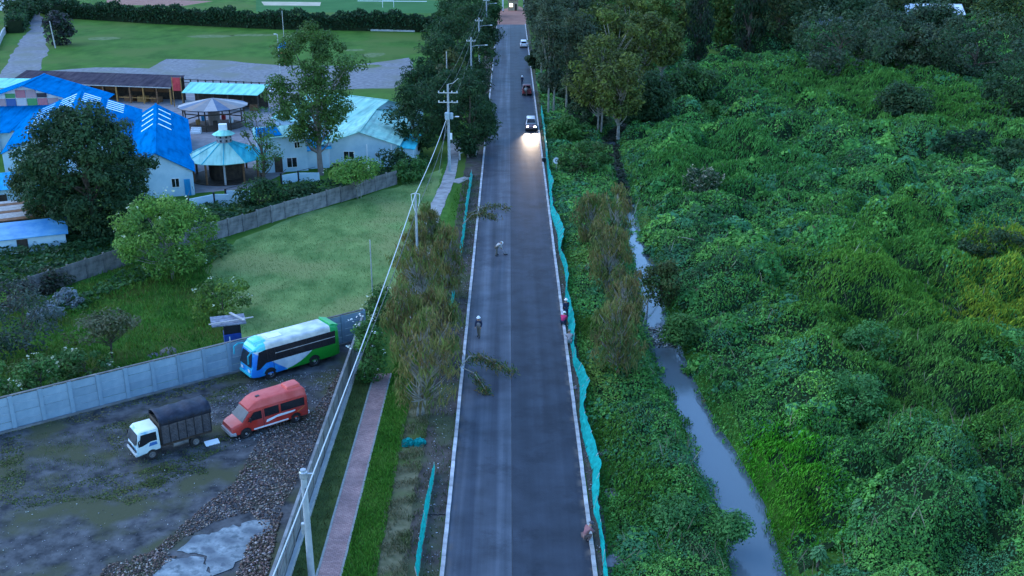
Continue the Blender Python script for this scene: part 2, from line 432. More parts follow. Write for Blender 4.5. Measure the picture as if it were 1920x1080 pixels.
mu_ = t.nodes.new('ShaderNodeMix'); mu_.data_type = 'RGBA'; mu_.blend_type = 'MULTIPLY'; mu_.inputs['Factor'].default_value = 1; t.links.new(ed_.outputs[0], mu_.inputs[6]); t.links.new(rd_.outputs[0], mu_.inputs[7])
m6 = t.nodes.new('ShaderNodeMix'); m6.data_type = 'RGBA'; t.links.new(mu_.outputs[2], m6.inputs['Factor']); t.links.new(m5.outputs[2], m6.inputs[6]); m6.inputs[7].default_value = (.10, .088, .078, 1)
t.links.new(m6.outputs[2], b.inputs['Base Color'])
n3 = t.nodes.new('ShaderNodeTexNoise'); n3.inputs['Scale'].default_value = 14; n3.inputs['Detail'].default_value = 5; t.links.new(tc.outputs['Object'], n3.inputs['Vector'])
bp = t.nodes.new('ShaderNodeBump'); bp.inputs['Strength'].default_value = 0.5; bp.inputs['Distance'].default_value = 0.02; t.links.new(n3.outputs['Fac'], bp.inputs['Height']); t.links.new(bp.outputs[0], b.inputs['Normal'])
KL, KR = -3.42, 4.34            # inner kerb faces
YEND = G(955, 32)[1]
road = MB().box(KL - 0.05, KR + 0.05, 20, YEND, -0.3, 0.012).build('road', ASPH); tag(road, kind='structure')
SEAM = mat('dusty_seam', (0.018, 0.022, 0.028), (0.04, 0.045, 0.052), scale=0.8, rough=0.8)
MB().box(0.10, 0.15, 20, 150, 0.0, 0.015).build('paving_seam', SEAM, road)
for yj, x0, x1 in ((G(940, 325)[1], KL, 0.05), (G(930, 400)[1], KL, 0.05)):
    MB().box(x0, x1, yj, yj + 0.25, 0, 0.016).build('cross_joint', DARK, road)
for side, xk in (('left', KL - 0.11), ('right', KR + 0.11)):
    ke = empty('kerb', (xk, 0, 0)); tag(ke, kind='structure')
    kme = MB().box(-0.11, 0.11, 0.01, 0.99, -0.1, 0.16).mesh('kerb_stone', KERBM)
    y = 40
    while y < 150:
        inst('kerb_stone', kme, ke, (random.uniform(-0.01, 0.01), y, random.uniform(-0.012, 0.006)), random.uniform(-0.004, 0.004)); y += 1
    k2 = MB()
    while y < YEND - 20: k2.box(-0.11, 0.11, y + 0.01, y + 0.99, -0.1, 0.155); y += 1
    tag(k2.build('kerb_run', KERBM, ke), kind='stuff')

SOIL = mat('bare_soil', (0.055, 0.046, 0.04), (0.105, 0.09, 0.078), scale=1.3, rough=0.95, bump=0.6, c3=(0.075, 0.085, 0.045), s3=0.3)
DRYG = mat('dry_grass_ground', (0.085, 0.09, 0.045), (0.17, 0.16, 0.095), scale=1.6, rough=0.95, bump=0.8, c3=(0.07, 0.10, 0.03), s3=0.4)
VERG = mat('verge_grass', (0.04, 0.10, 0.018), (0.08, 0.18, 0.03), scale=1.2, rough=0.95, bump=0.6)
MOSSG = mat('mossy_ground', (0.05, 0.075, 0.026), (0.10, 0.13, 0.04), scale=0.9, rough=0.95, bump=0.6)
def strip(name, x0, x1, y0, y1, z, m, jit=0.0): return sheet(name, [(x0, y0), (x1, y0), (x1, y1), (x0, y1)], z, m, jit, 0.8)
strip('soil_strip', -5.9, KL - 0.22, 22, 300, 0.004, SOIL, 0.10)
strip('dry_verge', -7.3, -5.6, 22, 74, 0.008, DRYG, 0.18)
strip('grass_verge', -8.75, -7.0, 22, 150, 0.012, VERG, 0.14)
strip('mossy_strip', -11.6, -10.1, 22, 74, 0.008, MOSSG, 0.05)
strip('right_shoulder', KR + 0.22, 5.35, 22, 300, 0.004, SOIL, 0.12)
# brick walkway with concrete edging
BRICK = bpy.data.materials.new('brick_pavers'); BRICK.use_nodes = True
t = BRICK.node_tree; b = t.nodes['Principled BSDF']; b.inputs['Roughness'].default_value = 0.85
tc = t.nodes.new('ShaderNodeTexCoord'); br = t.nodes.new('ShaderNodeTexBrick'); br.inputs['Scale'].default_value = 1.0
br.inputs['Brick Width'].default_value = 0.22; br.inputs['Row Height'].default_value = 0.12; br.inputs['Mortar Size'].default_value = 0.012
br.inputs['Color1'].default_value = (0.32, 0.18, 0.16, 1); br.inputs['Color2'].default_value = (0.44, 0.27, 0.24, 1); br.inputs['Mortar'].default_value = (0.17, 0.13, 0.12, 1)
t.links.new(tc.outputs['Object'], br.inputs['Vector'])
nn = t.nodes.new('ShaderNodeTexNoise'); nn.inputs['Scale'].default_value = 0.6; nn.inputs['Detail'].default_value = 6; t.links.new(tc.outputs['Object'], nn.inputs['Vector'])
rr = _ramp(t, [(0.35, (0.72, 0.72, 0.75)), (0.65, (1.15, 1.12, 1.1))]); t.links.new(nn.outputs['Fac'], rr.inputs[0])
mm = t.nodes.new('ShaderNodeMix'); mm.data_type = 'RGBA'; mm.blend_type = 'MULTIPLY'; mm.inputs['Factor'].default_value = 1
t.links.new(br.outputs['Color'], mm.inputs[6]); t.links.new(rr.outputs[0], mm.inputs[7]); t.links.new(mm.outputs[2], b.inputs['Base Color'])
bp = t.nodes.new('ShaderNodeBump'); bp.inputs['Strength'].default_value = 0.6; bp.inputs['Distance'].default_value = 0.02; t.links.new(br.outputs['Fac'], bp.inputs['Height']); bp.invert = True; t.links.new(bp.outputs[0], b.inputs['Normal'])
wk = MB().box(-9.98, -8.86, 22, 70, -0.1, 0.045).build('brick_walkway', BRICK); tag(wk, kind='structure')
EDGE = mat('edging_concrete', (0.20, 0.22, 0.20), (0.34, 0.35, 0.33), scale=1.5, rough=0.9)
eme = MB().box(-0.06, 0.06, 0.01, 0.99, -0.1, 0.075).mesh('edging', EDGE)
for xk in (-10.045, -8.795):
    for i in range(26): inst('edging_stone', eme, wk, (xk + random.uniform(-0.01, 0.01), 44 + i, random.uniform(-0.01, 0.01)))
# concrete path that carries on past the weeping trees
PATHM = mat('pale_path', (0.22, 0.21, 0.20), (0.36, 0.35, 0.33), scale=0.9, rough=0.9, bump=0.3)
pth = empty('concrete_path'); tag(pth, kind='structure')
cl = [G(*q) for q in ((765, 600), (782, 520), (797, 460), (808, 420), (822, 380), (838, 345), (846, 320), (852, 290), (857, 262))]
dense = []
for a, b_ in zip(cl[:-1], cl[1:]):
    a = Vector(a); b_ = Vector(b_); k = max(1, int((b_ - a).length / 1.9))
    for j in range(k): dense.append(a + (b_ - a) * j / k)
dense.append(Vector(cl[-1]))
for a, b_ in zip(dense[:-1], dense[1:]):
    d = (b_ - a).normalized(); n_ = Vector((-d.y, d.x)); w = 0.75 + random.uniform(-0.08, 0.1); a2 = a + d * 0.02; b2 = b_ - d * 0.02
    z = 0.04 + random.uniform(0, 0.02)
    MB().slab([(*(a2 - n_ * w), z), (*(a2 + n_ * w), z), (*(b2 + n_ * w), z), (*(b2 - n_ * w), z)][::-1], 0.12).build('path_slab', PATHM, pth)
a = Vector(G(850, 342)); b_ = Vector(G(878, 333)); d = (b_ - a).normalized(); n_ = Vector((-d.y, d.x))
MB().slab([(*(a - n_ * 0.9), .045), (*(b_ - n_ * 0.5), .045), (*(b_ + n_ * 0.6), .045), (*(a + n_ * .9), .045)], 0.12).build('path_slab', PATHM, pth)

LAWN = mat('mown_lawn', (0.07, 0.145, 0.042), (0.19, 0.28, 0.09), scale=0.35, rough=0.95, bump=0.5, bscale=5, c3=(0.20, 0.235, 0.085), s3=0.12, stretch=(1, 0.6, 1))
ROUGHG = mat('rough_grass', (0.030, 0.085, 0.014), (0.065, 0.15, 0.024), scale=0.5, rough=0.95, bump=0.8, c3=(0.07, 0.10, 0.022), s3=0.2)
GRAVEL = mat('gravel', (0.13, 0.135, 0.14), (0.24, 0.24, 0.245), scale=1.1, rough=0.95, bump=0.6, c3=(0.17, 0.175, 0.15), s3=0.12)
YARD = mat('yard_paving', (0.17, 0.165, 0.17), (0.26, 0.255, 0.26), scale=0.5, rough=0.9, bump=0.3)
LOTM = mat('gravel_lot', (0.030, 0.033, 0.036), (0.112, 0.114, 0.116), scale=0.9, rough=0.92, bump=0.7, bscale=5, c3=(0.070, 0.074, 0.042), s3=0.28)
sheet('rough_grass', pp((-120, 790), (0, 560), (240, 480), (420, 430), (500, 500), (480, 655), (0, 812), (-120, 850)), 0.004, ROUGHG)
sheet('lawn', pp((385, 505), (440, 452), (560, 405), (650, 378), (760, 345), (835, 312), (825, 350), (790, 430), (765, 520), (742, 590), (660, 612), (470, 655), (420, 600)), 0.008, LAWN, 0.35)
WA0 = Vector(G(0, 811)); WA1 = Vector(G(450, 694)); WD = (WA1 - WA0).normalized()
WALLX = -11.65
WEND = WA0 + WD * ((WALLX - WA0.x) / WD.x)
Wst = WA0 - WD * 14
sheet('vehicle_lot', [(Wst.x, Wst.y), (WEND.x, WEND.y), (WALLX, 30), (-60, 25)], 0.008, LOTM)
sheet('gravel_track', pp((-10, 150), (25, 95), (55, 55), (60, 25), (66, 2), (80, 2), (76, 30), (84, 60), (90, 95), (72, 140), (60, 160)), 0.012, GRAVEL, 0.5, 4)
sheet('gravel_yard', pp((95, 133), (180, 126), (280, 128), (310, 110), (400, 112), (520, 122), (640, 124), (700, 118), (765, 108), (780, 135), (740, 165), (560, 170), (330, 165), (100, 150)), 0.004, GRAVEL, 0.5, 4)
sheet('paved_yard', pp((60, 165), (320, 165), (560, 172), (580, 240), (600, 290), (480, 352), (340, 365), (250, 340), (150, 330), (40, 330)), 0.008, YARD)
SPORT = mat('sports_turf', (0.03, 0.11, 0.03), (0.045, 0.14, 0.04), scale=0.1, rough=0.95)
sheet('sports_field', pp((480, 22), (830, 25), (840, 2), (480, -12)), 0.004, SPORT)
SANDM = mat('sandy_ground', (0.36, 0.31, 0.22), (0.48, 0.42, 0.30), scale=0.3, rough=0.95)
CLAY = mat('red_clay', (0.26, 0.13, 0.10), (0.34, 0.18, 0.13), scale=0.4, rough=0.95)
sheet('sandy_strip', pp((495, 10), (600, 11), (602, 4), (490, 3)), 0.008, SANDM)
sheet('clay_ground', pp((200, 9), (345, 11), (400, 2), (200, -4)), 0.004, CLAY)
sheet('brick_road_end', pp((932, 46), (988, 46), (985, 20), (975, 12), (935, 18)), 0.02, CLAY, 0.3, 3)
PATCH = mat('pale_worn_turf', (0.07, 0.125, 0.035), (0.16, 0.19, 0.09), scale=0.8, rough=0.95)
for q, rx, ry in (((700, 103), 2.6, 1.8), ((690, 124), 3.0, 1.2), ((665, 94), 2.2, .9), ((395, 68), 6, 1.5), ((475, 66), 6, 1.2), ((195, 72), 4, 1.6), ((560, 68), 4, 1.3)):
    c = G(*q)
    sheet('worn_turf', [(c[0] + rx * math.cos(a) * random.uniform(.8, 1.2), c[1] + ry * 2 * math.sin(a) * random.uniform(.8, 1.2)) for a in np.linspace(0, 6.28, 15)[:-1]], 0.008, PATCH)
# concrete remains and mossy patches of the lot
PALEC = mat('broken_concrete', (0.10, 0.125, 0.135), (0.30, 0.34, 0.345), scale=2.2, rough=0.92, bump=0.4, c3=(0.11, 0.13, 0.145), s3=1.1)
CZ = 0.03
for pl in (pp((280, 1082), (318, 1048), (380, 1045), (395, 1085), (300, 1105)), pp((335, 1036), (358, 1008), (400, 1000), (440, 985), (475, 1000), (462, 1045), (425, 1070), (398, 1080), (384, 1042)),
           pp((436, 998), (462, 978), (505, 975), (510, 992), (480, 1012), (450, 1012))):
    CZ += 0.008
    o = sheet('concrete_slab', pl, CZ, PALEC, 0.13, 0.28)
MOSSP = [pp((20, 930), (100, 915), (180, 895), (290, 880), (380, 870), (395, 890), (330, 915), (250, 945), (180, 935), (90, 945), (30, 960)),
           pp((200, 905), (300, 870), (420, 810), (440, 830), (370, 870), (310, 905), (240, 950)), pp((0, 825), (40, 815), (50, 900), (30, 945), (0, 950)),
           pp((190, 800), (330, 760), (460, 712), (465, 735), (330, 790), (250, 830), (215, 850))]

# ------------------------------------------------------------------ walls and fences
def panel_wall(name, label, p0, p1, h, bay, nsl, m, mp, post=0.16, th=0.05, cap=None, solid=False, zj=0.02, capm=None):
    p0 = Vector(p0); p1 = Vector(p1); L = (p1 - p0).length; n = max(1, round(L / bay)); bay = L / n
    e = empty(name, (p0.x, p0.y, 0), math.atan2(p1.y - p0.y, p1.x - p0.x), label, 'wall')
    pme = MB().box(-post / 2, post / 2, -post / 2, post / 2, -0.2, h + 0.06).mesh('post', mp)
    sh = h / nsl
    sme = MB().box(post / 2 + 0.004, bay - post / 2 - 0.004, -th / 2, th / 2, 0.014, sh - 0.014).mesh('slab', m)
    for i in range(n + 1): inst('post', pme, e, (i * bay, random.uniform(-.01, .01), 0))
    for i in range(n):
        for k in range(nsl):
            inst('slab', sme, e, (i * bay, random.uniform(-zj, zj), k * sh))
    if cap:
        for i in range(n): MB().box(i * bay + 0.01, (i + 1) * bay - 0.01, -cap / 2, cap / 2, h + 0.062, h + 0.13).build('coping', capm or mp, e)
    return e
w = panel_wall('concrete_wall', 'pale blue precast concrete panel wall behind the parked bus and truck', Wst, WEND, 2.35, 1.85, 4, PANEL, PANEL, 0.26, 0.05, 0.16, zj=0.02, capm=PANELD)
MB().box(0, (WEND - Wst).length, -0.35, -0.1, -0.1, 0.12).build('footing', PANELG, w)
w = panel_wall('concrete_wall', 'grey concrete panel wall running along the brick walkway', (WALLX, 30), (WALLX, WEND.y + 0.4), 2.0, 2.0, 3, PANELG, PANELG, 0.18, 0.06, 0.16)
MB().box(0, WEND.y - 29.6, -0.3, -0.08, -0.1, 0.35).build('footing', CONC, w)
OF = [G(*q) for q in ((60, 556), (230, 500), (430, 442), (560, 402), (640, 379), (745, 345))]
e = empty('concrete_wall', (OF[0][0], OF[0][1], 0), 0, 'old dark weathered panel wall along the top of the lawn', 'wall')
o0 = Vector((OF[0][0], OF[0][1]))
for a, b_ in zip(OF[:-1], OF[1:]):
    a = Vector(a) - o0; b_ = Vector(b_) - o0; L = (b_ - a).length; n = max(1, round(L / 2.1)); ang = math.atan2((b_ - a).y, (b_ - a).x); bl = L / n
    pme = MB().box(-0.08, 0.08, -0.08, 0.08, -0.2, 1.95).mesh('post', PANELD)
    sm = MB()
    for k in range(4): sm.box(0.085, bl - 0.085, -0.03, 0.03, k * 0.46 + 0.012, (k + 1) * 0.46 - 0.012)
    sme = sm.mesh('panel', PANELD)
    for i in range(n):
        p = a + (b_ - a) * i / n
        inst('post', pme, e, (p.x, p.y, random.uniform(-.06, .04)), ang); inst('panel', sme, e, (p.x, p.y, random.uniform(-.1, .05)), ang + random.uniform(-.02, .02))
def white_fence(pxs, h, label):
    pts = [Vector(G(*q)) for q in pxs]
    e = empty('garden_wall', (pts[0].x, pts[0].y, 0), 0, label, 'wall'); o = pts[0]
    for a, b_ in zip(pts[:-1], pts[1:]):
        a = a - o; b_ = b_ - o; d = (b_ - a); L = d.length; d.normalize(); g = 0.12
        MB().box(g, L - g, -0.06, 0.06, -0.1, h).build('panel', WALLW, e).location = (a.x, a.y, 0)
        e.children[-1].rotation_euler.z = math.atan2(d.y, d.x)
        pz = MB().box(-.1, .1, -.1, .1, -.1, h + .25).build('post', DARK, e); pz.location = (a.x, a.y, 0)
        rl = MB().bar((a.x, a.y, h + .2), (b_.x, b_.y, h + .2), 0.05).build('rail', DARK, e)
    return e
white_fence([(355, 398), (403, 388), (425, 381), (463, 371)], 1.5, 'low pale blue garden wall in front of the round kiosk')
white_fence([(528, 345), (560, 340), (592, 332)], 1.1, 'low white wall in front of the white two-storey house')
white_fence([(10, 462), (20, 460), (76, 444)], 1.2, 'short pale wall beside the blue tarpaulin roof')
def rail_fence(p0, p1, n, label, h=1.3, m=WOODD, rails=2):
    p0 = Vector(p0); p1 = Vector(p1); d = p1 - p0
    e = empty('rail_fence', (p0.x, p0.y, 0), 0, label, 'fence')
    pm = MB().box(-.1, .1, -.1, .1, -.2, h).mesh('post', m)
    for i in range(n + 1): q = d * i / n; inst('post', pm, e, (q.x, q.y, 0))
    for k in range(rails):
        z = h * (0.9 - 0.42 * k); MB().bar((0, 0, z), (d.x, d.y, z), 0.07, 0.13).build('rail', m, e)
rail_fence(G(330, 160), G(560, 170), 16, 'dark timber rail fence behind the pale green shed roof')
rail_fence(G(735, 272), G(768, 269), 5, 'short orange timber fence beside the cyan roofed house', 1.1, WOODO, 3)
rail_fence(G(862, 300), G(893, 290), 2, 'pale timber barrier across the path under the conifers', 1.0, WOODG, 1)

# ------------------------------------------------------------------ teal netting
def ribbon(name, label, rows, h=0.95, stakes=True, wob=1.0, cat='netting'):
    """rows: (photo row, left edge px, right edge px) - ground line at the left edge, lean from the ribbon width"""
    rows = sorted(rows, reverse=True)
    Y = np.array([G(a, y)[1] for y, a, b in rows]); X = np.array([G(a, y)[0] for y, a, b in rows])
    s = np.array([PXM(x, yy) for x, yy in zip(X, Y)])
    vert = np.abs(X) / H * h * s                                   # lateral shift of a vertical net at the top
    lean = np.array([(b - a) for y, a, b in rows]) - vert * np.sign(X)
    lean = np.clip(lean / s, -0.15, 0.9)
    ys = np.arange(Y[0], Y[-1], 0.22); xs = np.interp(ys, Y, X); ln = np.interp(ys, Y, lean)
    _o = np.zeros_like(ys); ln = ln + .10 * wob * smooth_noise(ys, _o, 3.1, 71); hh = h * (1 + .16 * wob * smooth_noise(ys, _o, 4.7, 72)) - 0.3 * np.abs(ln)
    hh = np.maximum(hh, 0.25)
    k = 7; V = []; fr = np.linspace(0, 1, k)
    gridp = np.zeros((len(ys), k, 3))
    for j, f in enumerate(fr):
        bul = 0.16 * wob * math.sin(f * math.pi) * smooth_noise(ys, _o + f, 2.2, 73) + 0.03 * smooth_noise(ys, _o + f, .8, 74)
        gridp[:, j] = np.stack([xs + ln * f ** 1.3 + bul, ys + 0.05 * smooth_noise(ys, _o + f * 2, 1.1, 75), 0.03 + hh * f], 1)
    qs = np.stack([gridp[:-1, :-1], gridp[1:, :-1], gridp[1:, 1:], gridp[:-1, 1:]], 2).reshape(-1, 4, 3)
    n = len(qs); c = np.tile(np.array([[0.008, 0.38, 0.33]]), (n, 1)) * (1 + 0.12 * rng.normal(size=(n, 1)))
    e = empty(name, (float(xs[0]), float(ys[0]), 0), 0, label, cat)
    qs = qs - np.array([xs[0], ys[0], 0])
    addobj('net_sheet', quad_mesh('net_sheet', qs, c, TEAL), e)
    if stakes:
        for i in range(0, len(ys), 12):
            MB().tube([(xs[i] - xs[0], ys[i] - ys[0], -0.1), (xs[i] - xs[0] + ln[i], ys[i] - ys[0], hh[i] + 0.12)], 0.022, 5).build('stake', WOODG, e)
    return e
ribbon('safety_net', 'long sagging teal safety netting along the right kerb', [(205, 1014, 1017), (270, 1022, 1026), (330, 1027, 1032), (350, 1029, 1041), (365, 1031, 1036), (400, 1032, 1040), (425, 1040, 1055), (440, 1045, 1061), (468, 1047, 1056), (482, 1050, 1053),
   (505, 1058, 1066), (540, 1062, 1068), (562, 1060, 1064), (580, 1063, 1073), (605, 1065, 1079), (632, 1066, 1080), (655, 1071, 1080), (685, 1075, 1083), (710, 1084, 1099), (732, 1087, 1107), (745, 1087, 1103), (780, 1087, 1098), (812, 1090, 1104),
   (850, 1100, 1119), (885, 1111, 1129), (920, 1110, 1127), (960, 1112, 1125), (985, 1121, 1126), (1020, 1126, 1131), (1080, 1132, 1140), (1120, 1136, 1146)])
ribbon('safety_net', 'taut teal netting strip standing on the left verge at the bottom', [(884, 816, 812), (960, 803, 792), (1040, 790, 776), (1090, 784, 768)], 0.8, wob=.12)
ribbon('safety_net', 'teal netting along the far left kerb by the path', [(330, 886, 880), (390, 877, 870), (440, 871, 862), (485, 864, 859)], 0.9)
ribbon('safety_net', 'torn scrap of teal netting under the weeping trees', [(553, 853, 848), (582, 847, 842)], 0.8)
# crumpled heap of netting on the verge
c0 = G(776, 832)
n = 900; th = rng.uniform(0, 6.28, n); rr_ = rng.uniform(0, 1, n) ** .5
lob = np.where(rng.uniform(size=n) < 0.5, -0.42, 0.36)
C = np.stack([lob + rr_ * 0.36 * np.cos(th), rr_ * 0.5 * np.sin(th), 0.05 + 0.22 * (1 - rr_ ** 2) * rng.uniform(0.4, 1, n)], 1)
N = norm(rdir(n) + np.array([0, 0, 1.2]))
hp = addobj('crumpled_net', quad_mesh('crumpled_net', leaf_quads(C, N, rng.uniform(.15, .32, n), 0.8), np.tile([[0.008, 0.36, 0.33]], (n, 1)) * rng.uniform(.8, 1.15, (n, 1)), TEAL))
hp.location = (c0[0], c0[1], 0); tag(hp, 'small crumpled heap of teal netting lying on the dirt verge', 'netting')

# ------------------------------------------------------------------ vehicles
def ring(x, hw, hwt, zb, zt, r=0.18, shear=0.0, zs=1.0, rb=0.08):
    pts = []
    def corner(cy, cz, rad, a0):
        for k in range(4):
            a = a0 + k * math.pi / 6; pts.append((cy + rad * math.cos(a), cz + rad * math.sin(a)))
    corner(hwt - r, zt - r, r, 0); corner(-hwt + r, zt - r, r, math.pi / 2)
    corner(-hw + rb, zb + rb, rb, math.pi); corner(hw - rb, zb + rb, rb, 1.5 * math.pi)
    return [(x - shear * max(0, z - zs), y, z) for y, z in pts]
def place(o, fpx, rpx, xf, xr, hw):
    f = Vector(G(*fpx)); r = Vector(G(*rpx)); d = (f - r).normalized(); left = Vector((-d.y, d.x))
    mid = (f + r) / 2 - d * (xf + xr) / 2 - left * hw
    o.location = (mid.x, mid.y, 0); o.rotation_euler.z = math.atan2(d.y, d.x)
def wheel(parent, x, y, r, w, rimm=STEEL):
    s = 1 if y > 0 else -1
    t = MB().lathe([(r * 0.55, -w / 2), (r * 0.93, -w / 2), (r, -w * 0.36), (r, w * 0.36), (r * 0.93, w / 2), (r * 0.55, w / 2)], 20, 0, 'Y', (x, y - s * w / 2, r)).build('wheel', BLACK, parent, True)
    MB().lathe([(0.001, s * 0.02), (r * 0.2, s * 0.03), (r * 0.24, -s * 0.03), (r * 0.46, -s * 0.045), (r * 0.58, s * 0.005)], 16, 0, 'Y', (x, y - s * 0.02, r)).build('rim', rimm, t, True)
def poly_y(name, parent, pts, yf, side, m, th=0.02, off=0.006):
    """panel on a vehicle's side: pts in (x, z), y from yf(z)"""
    a = [Vector((x, side * (yf(z) + off + th), z)) for x, z in pts]
    if side < 0: a = a[::-1]
    mb = MB(); n = len(a); lo = [Vector((p.x, p.y - side * th, p.z)) for p in a]
    fs = [tuple(range(n))[::-1], tuple(range(n, 2 * n))] + [(i, (i + 1) % n, (i + 1) % n + n, i + n) for i in range(n)]
    mb.add(a + lo, fs); return mb.build(name, m, parent)
def arch(parent, x, hw, r):
    for s in (-1, 1):
        MB().lathe([(0.001, 0), (r * 1.16, 0), (r * 1.16, 0.012)], 20, 0, 'Y', (x, s * hw - (0.004 if s > 0 else 0.008), r * 1.02)).build('wheel_arch', DARK, parent)

# --- bus, blue front and green tail
def bus_paint():
    m = bpy.data.materials.new('bus_paint'); m.use_nodes = True; t = m.node_tree; b = t.nodes['Principled BSDF']
    b.inputs['Roughness'].default_value = 0.35; b.inputs['Coat Weight'].default_value = 0.3
    tc = t.nodes.new('ShaderNodeTexCoord'); sp = t.nodes.new('ShaderNodeSeparateXYZ'); t.links.new(tc.outputs['Object'], sp.inputs[0])
    def mth(op, a, b_, clamp=False):
        n = t.nodes.new('ShaderNodeMath'); n.operation = op; n.use_clamp = clamp
        for i, v in enumerate((a, b_)):
            if v is None: continue
            if isinstance(v, (int, float)): n.inputs[i].default_value = v
            else: t.links.new(v, n.inputs[i])
        return n.outputs[0]
    X, Z = sp.outputs['X'], sp.outputs['Z']
    zz = mth('MAXIMUM', mth('SUBTRACT', Z, 0.5), 0.0)
    g = mth('SUBTRACT', 0.7, mth('MULTIPLY', mth('POWER', zz, 0.6), 2.3))     # green behind this x
    isg = mth('LESS_THAN', X, g)
    bl = mth('ADD', 0.75, mth('MULTIPLY', zz, 1.35))
    isb = mth('GREATER_THAN', X, bl)
    top = mth('GREATER_THAN', Z, 2.35)
    gtop = mth('LESS_THAN', X, -3.0); btop = mth('GREATER_THAN', X, 2.3)
    def mixc(f, a, c):
        n = t.nodes.new('ShaderNodeMix'); n.data_type = 'RGBA'; t.links.new(f, n.inputs['Factor'])
        for i, v in ((6, a), (7, c)):
            if isinstance(v, tuple): n.inputs[i].default_value = (*v, 1)
            else: t.links.new(v, n.inputs[i])
        return n.outputs[2]
    nz = t.nodes.new('ShaderNodeTexNoise'); nz.inputs['Scale'].default_value = 1.4; nz.inputs['Detail'].default_value = 6; t.links.new(tc.outputs['Object'], nz.inputs['Vector'])
    rz = _ramp(t, [(0.4, (0.42, 0.52, 0.58)), (0.6, (0.62, 0.70, 0.72))]); t.links.new(nz.outputs['Fac'], rz.inputs[0])
    rt = _ramp(t, [(0.38, (0.40, 0.43, 0.42)), (0.62, (0.62, 0.63, 0.58))]); t.links.new(nz.outputs['Fac'], rt.inputs[0])
    rb_ = _ramp(t, [(0.45, (0.01, 0.20, 0.62)), (0.56, (0.03, 0.40, 0.68))]); t.links.new(nz.outputs['Fac'], rb_.inputs[0])
    side = mixc(isb, mixc(isg, rz.outputs[0], (0.006, 0.26, 0.02)), rb_.outputs[0])
    roof = mixc(btop, mixc(gtop, rt.outputs[0], (0.01, 0.36, 0.10)), (0.06, 0.55, 0.58))
    t.links.new(mixc(top, side, roof), b.inputs['Base Color'])
    return m
bus = empty('minibus', label='blue and green minibus with grey roof parked against the wall', cat='bus')
BP = bus_paint()
MB().rings([ring(-3.72, 1.0, 0.9, 0.5, 2.62, 0.22), ring(-3.62, 1.06, 0.98, 0.42, 2.8, 0.22), ring(-3.2, 1.1, 1.02, 0.38, 2.86, 0.22), ring(2.3, 1.1, 1.02, 0.38, 2.86, 0.22, 0.05, 1.2),
            ring(3.05, 1.1, 1.0, 0.38, 2.82, 0.25, 0.22, 1.2), ring(3.42, 1.04, 0.94, 0.42, 2.62, 0.28, 0.28, 1.2), ring(3.52, 0.94, 0.86, 0.48, 2.5, 0.28, 0.28, 1.2)]).build('body', BP, bus, True, sharp=32)
yf = lambda z: 1.1 - 0.08 * (z - 0.38) / 2.48
for s in (-1, 1):
    poly_y('window_band', bus, [(-3.35, 1.38), (2.35, 1.38), (2.9, 1.0), (3.16, 1.0), (2.86, 2.3), (2.3, 2.4), (-3.4, 2.4)], yf, s, GLASS, 0.012)
    for x in (-2.15, -0.95, 0.35, 1.6, 2.2): poly_y('window_pillar', bus, [(x - .03, 1.4), (x + .03, 1.4), (x + .03, 2.38), (x - .03, 2.38)], yf, s, DARK, 0.014, 0.014)
    poly_y('window_trim', bus, [(-3.35, 1.92), (1.6, 1.92), (1.6, 1.97), (-3.35, 1.97)], yf, s, WOODG, 0.012, 0.02)
    poly_y('door_line', bus, [(1.75, 0.55), (1.78, 0.55), (1.78, 1.36), (1.75, 1.36)], yf, s, DARK, 0.006, 0.004)
def front_panel(name, parent, m, xfun, y0, y1, z0, z1, off=0.012, y0t=None, y1t=None):
    y0t = y0 if y0t is None else y0t; y1t = y1 if y1t is None else y1t
    p = [(xfun(z0) + off, y0, z0), (xfun(z0) + off, y1, z0), (xfun(z1) + off, y1t, z1), (xfun(z1) + off, y0t, z1)]
    return MB().slab(p, 0.03).build(name, m, parent)
bx = lambda z: 3.52 - 0.28 * max(0, z - 1.2)
front_panel('windscreen', bus, GLASS, bx, -0.86, 0.86, 1.22, 2.2, 0.012, -0.74, 0.74)
for s in (-1, 1):
    front_panel('headlight', bus, WHITE, bx, s * 0.58 - 0.17, s * 0.58 + 0.17, 0.78, 0.98)
    MB().tube([(3.05, s * 0.98, 2.45), (3.45, s * 1.08, 2.5), (3.75, s * 1.16, 2.3), (3.78, s * 1.18, 1.7)], 0.055, 7).build('mirror', CYAND, bus, True)
MB().box(3.46, 3.6, -0.92, 0.92, 0.46, 0.66).build('bumper', CYAND, bus, bevel=.04)
MB().slab([(0.6, -0.35, 2.90), (1.7, -0.35, 2.90), (1.7, 0.35, 2.90), (0.6, 0.35, 2.90)], 0.05).build('roof_hatch', WHITE, bus)
MB().slab([(-3.75, -0.92, 2.78), (-3.15, -0.92, 2.98), (-3.15, 0.92, 2.98), (-3.75, 0.92, 2.78)], 0.1).build('rear_spoiler', mat('green_paint', (0.01, 0.36, 0.10), rough=.4), bus)
MB().rings([ring(2.0, 0.55, 0.4, 2.84, 2.92, 0.03, rb=.02), ring(2.3, .75, .62, 2.82, 3.02, .05, rb=.02), ring(2.95, .7, .55, 2.72, 2.94, .05, rb=.02)]).build('roof_fairing', mat('cyan_paint', (0.05, 0.55, 0.56), (0.3, 0.7, 0.68), scale=2, rough=.4), bus, True)
for x in (2.1, -1.5):
    arch(bus, x, 1.1, 0.43)
    for s in (-1, 1): wheel(bus, x, s * 1.12, 0.43, 0.26)
place(bus, (510, 710), (588, 687), 2.1, -1.5, 1.05)

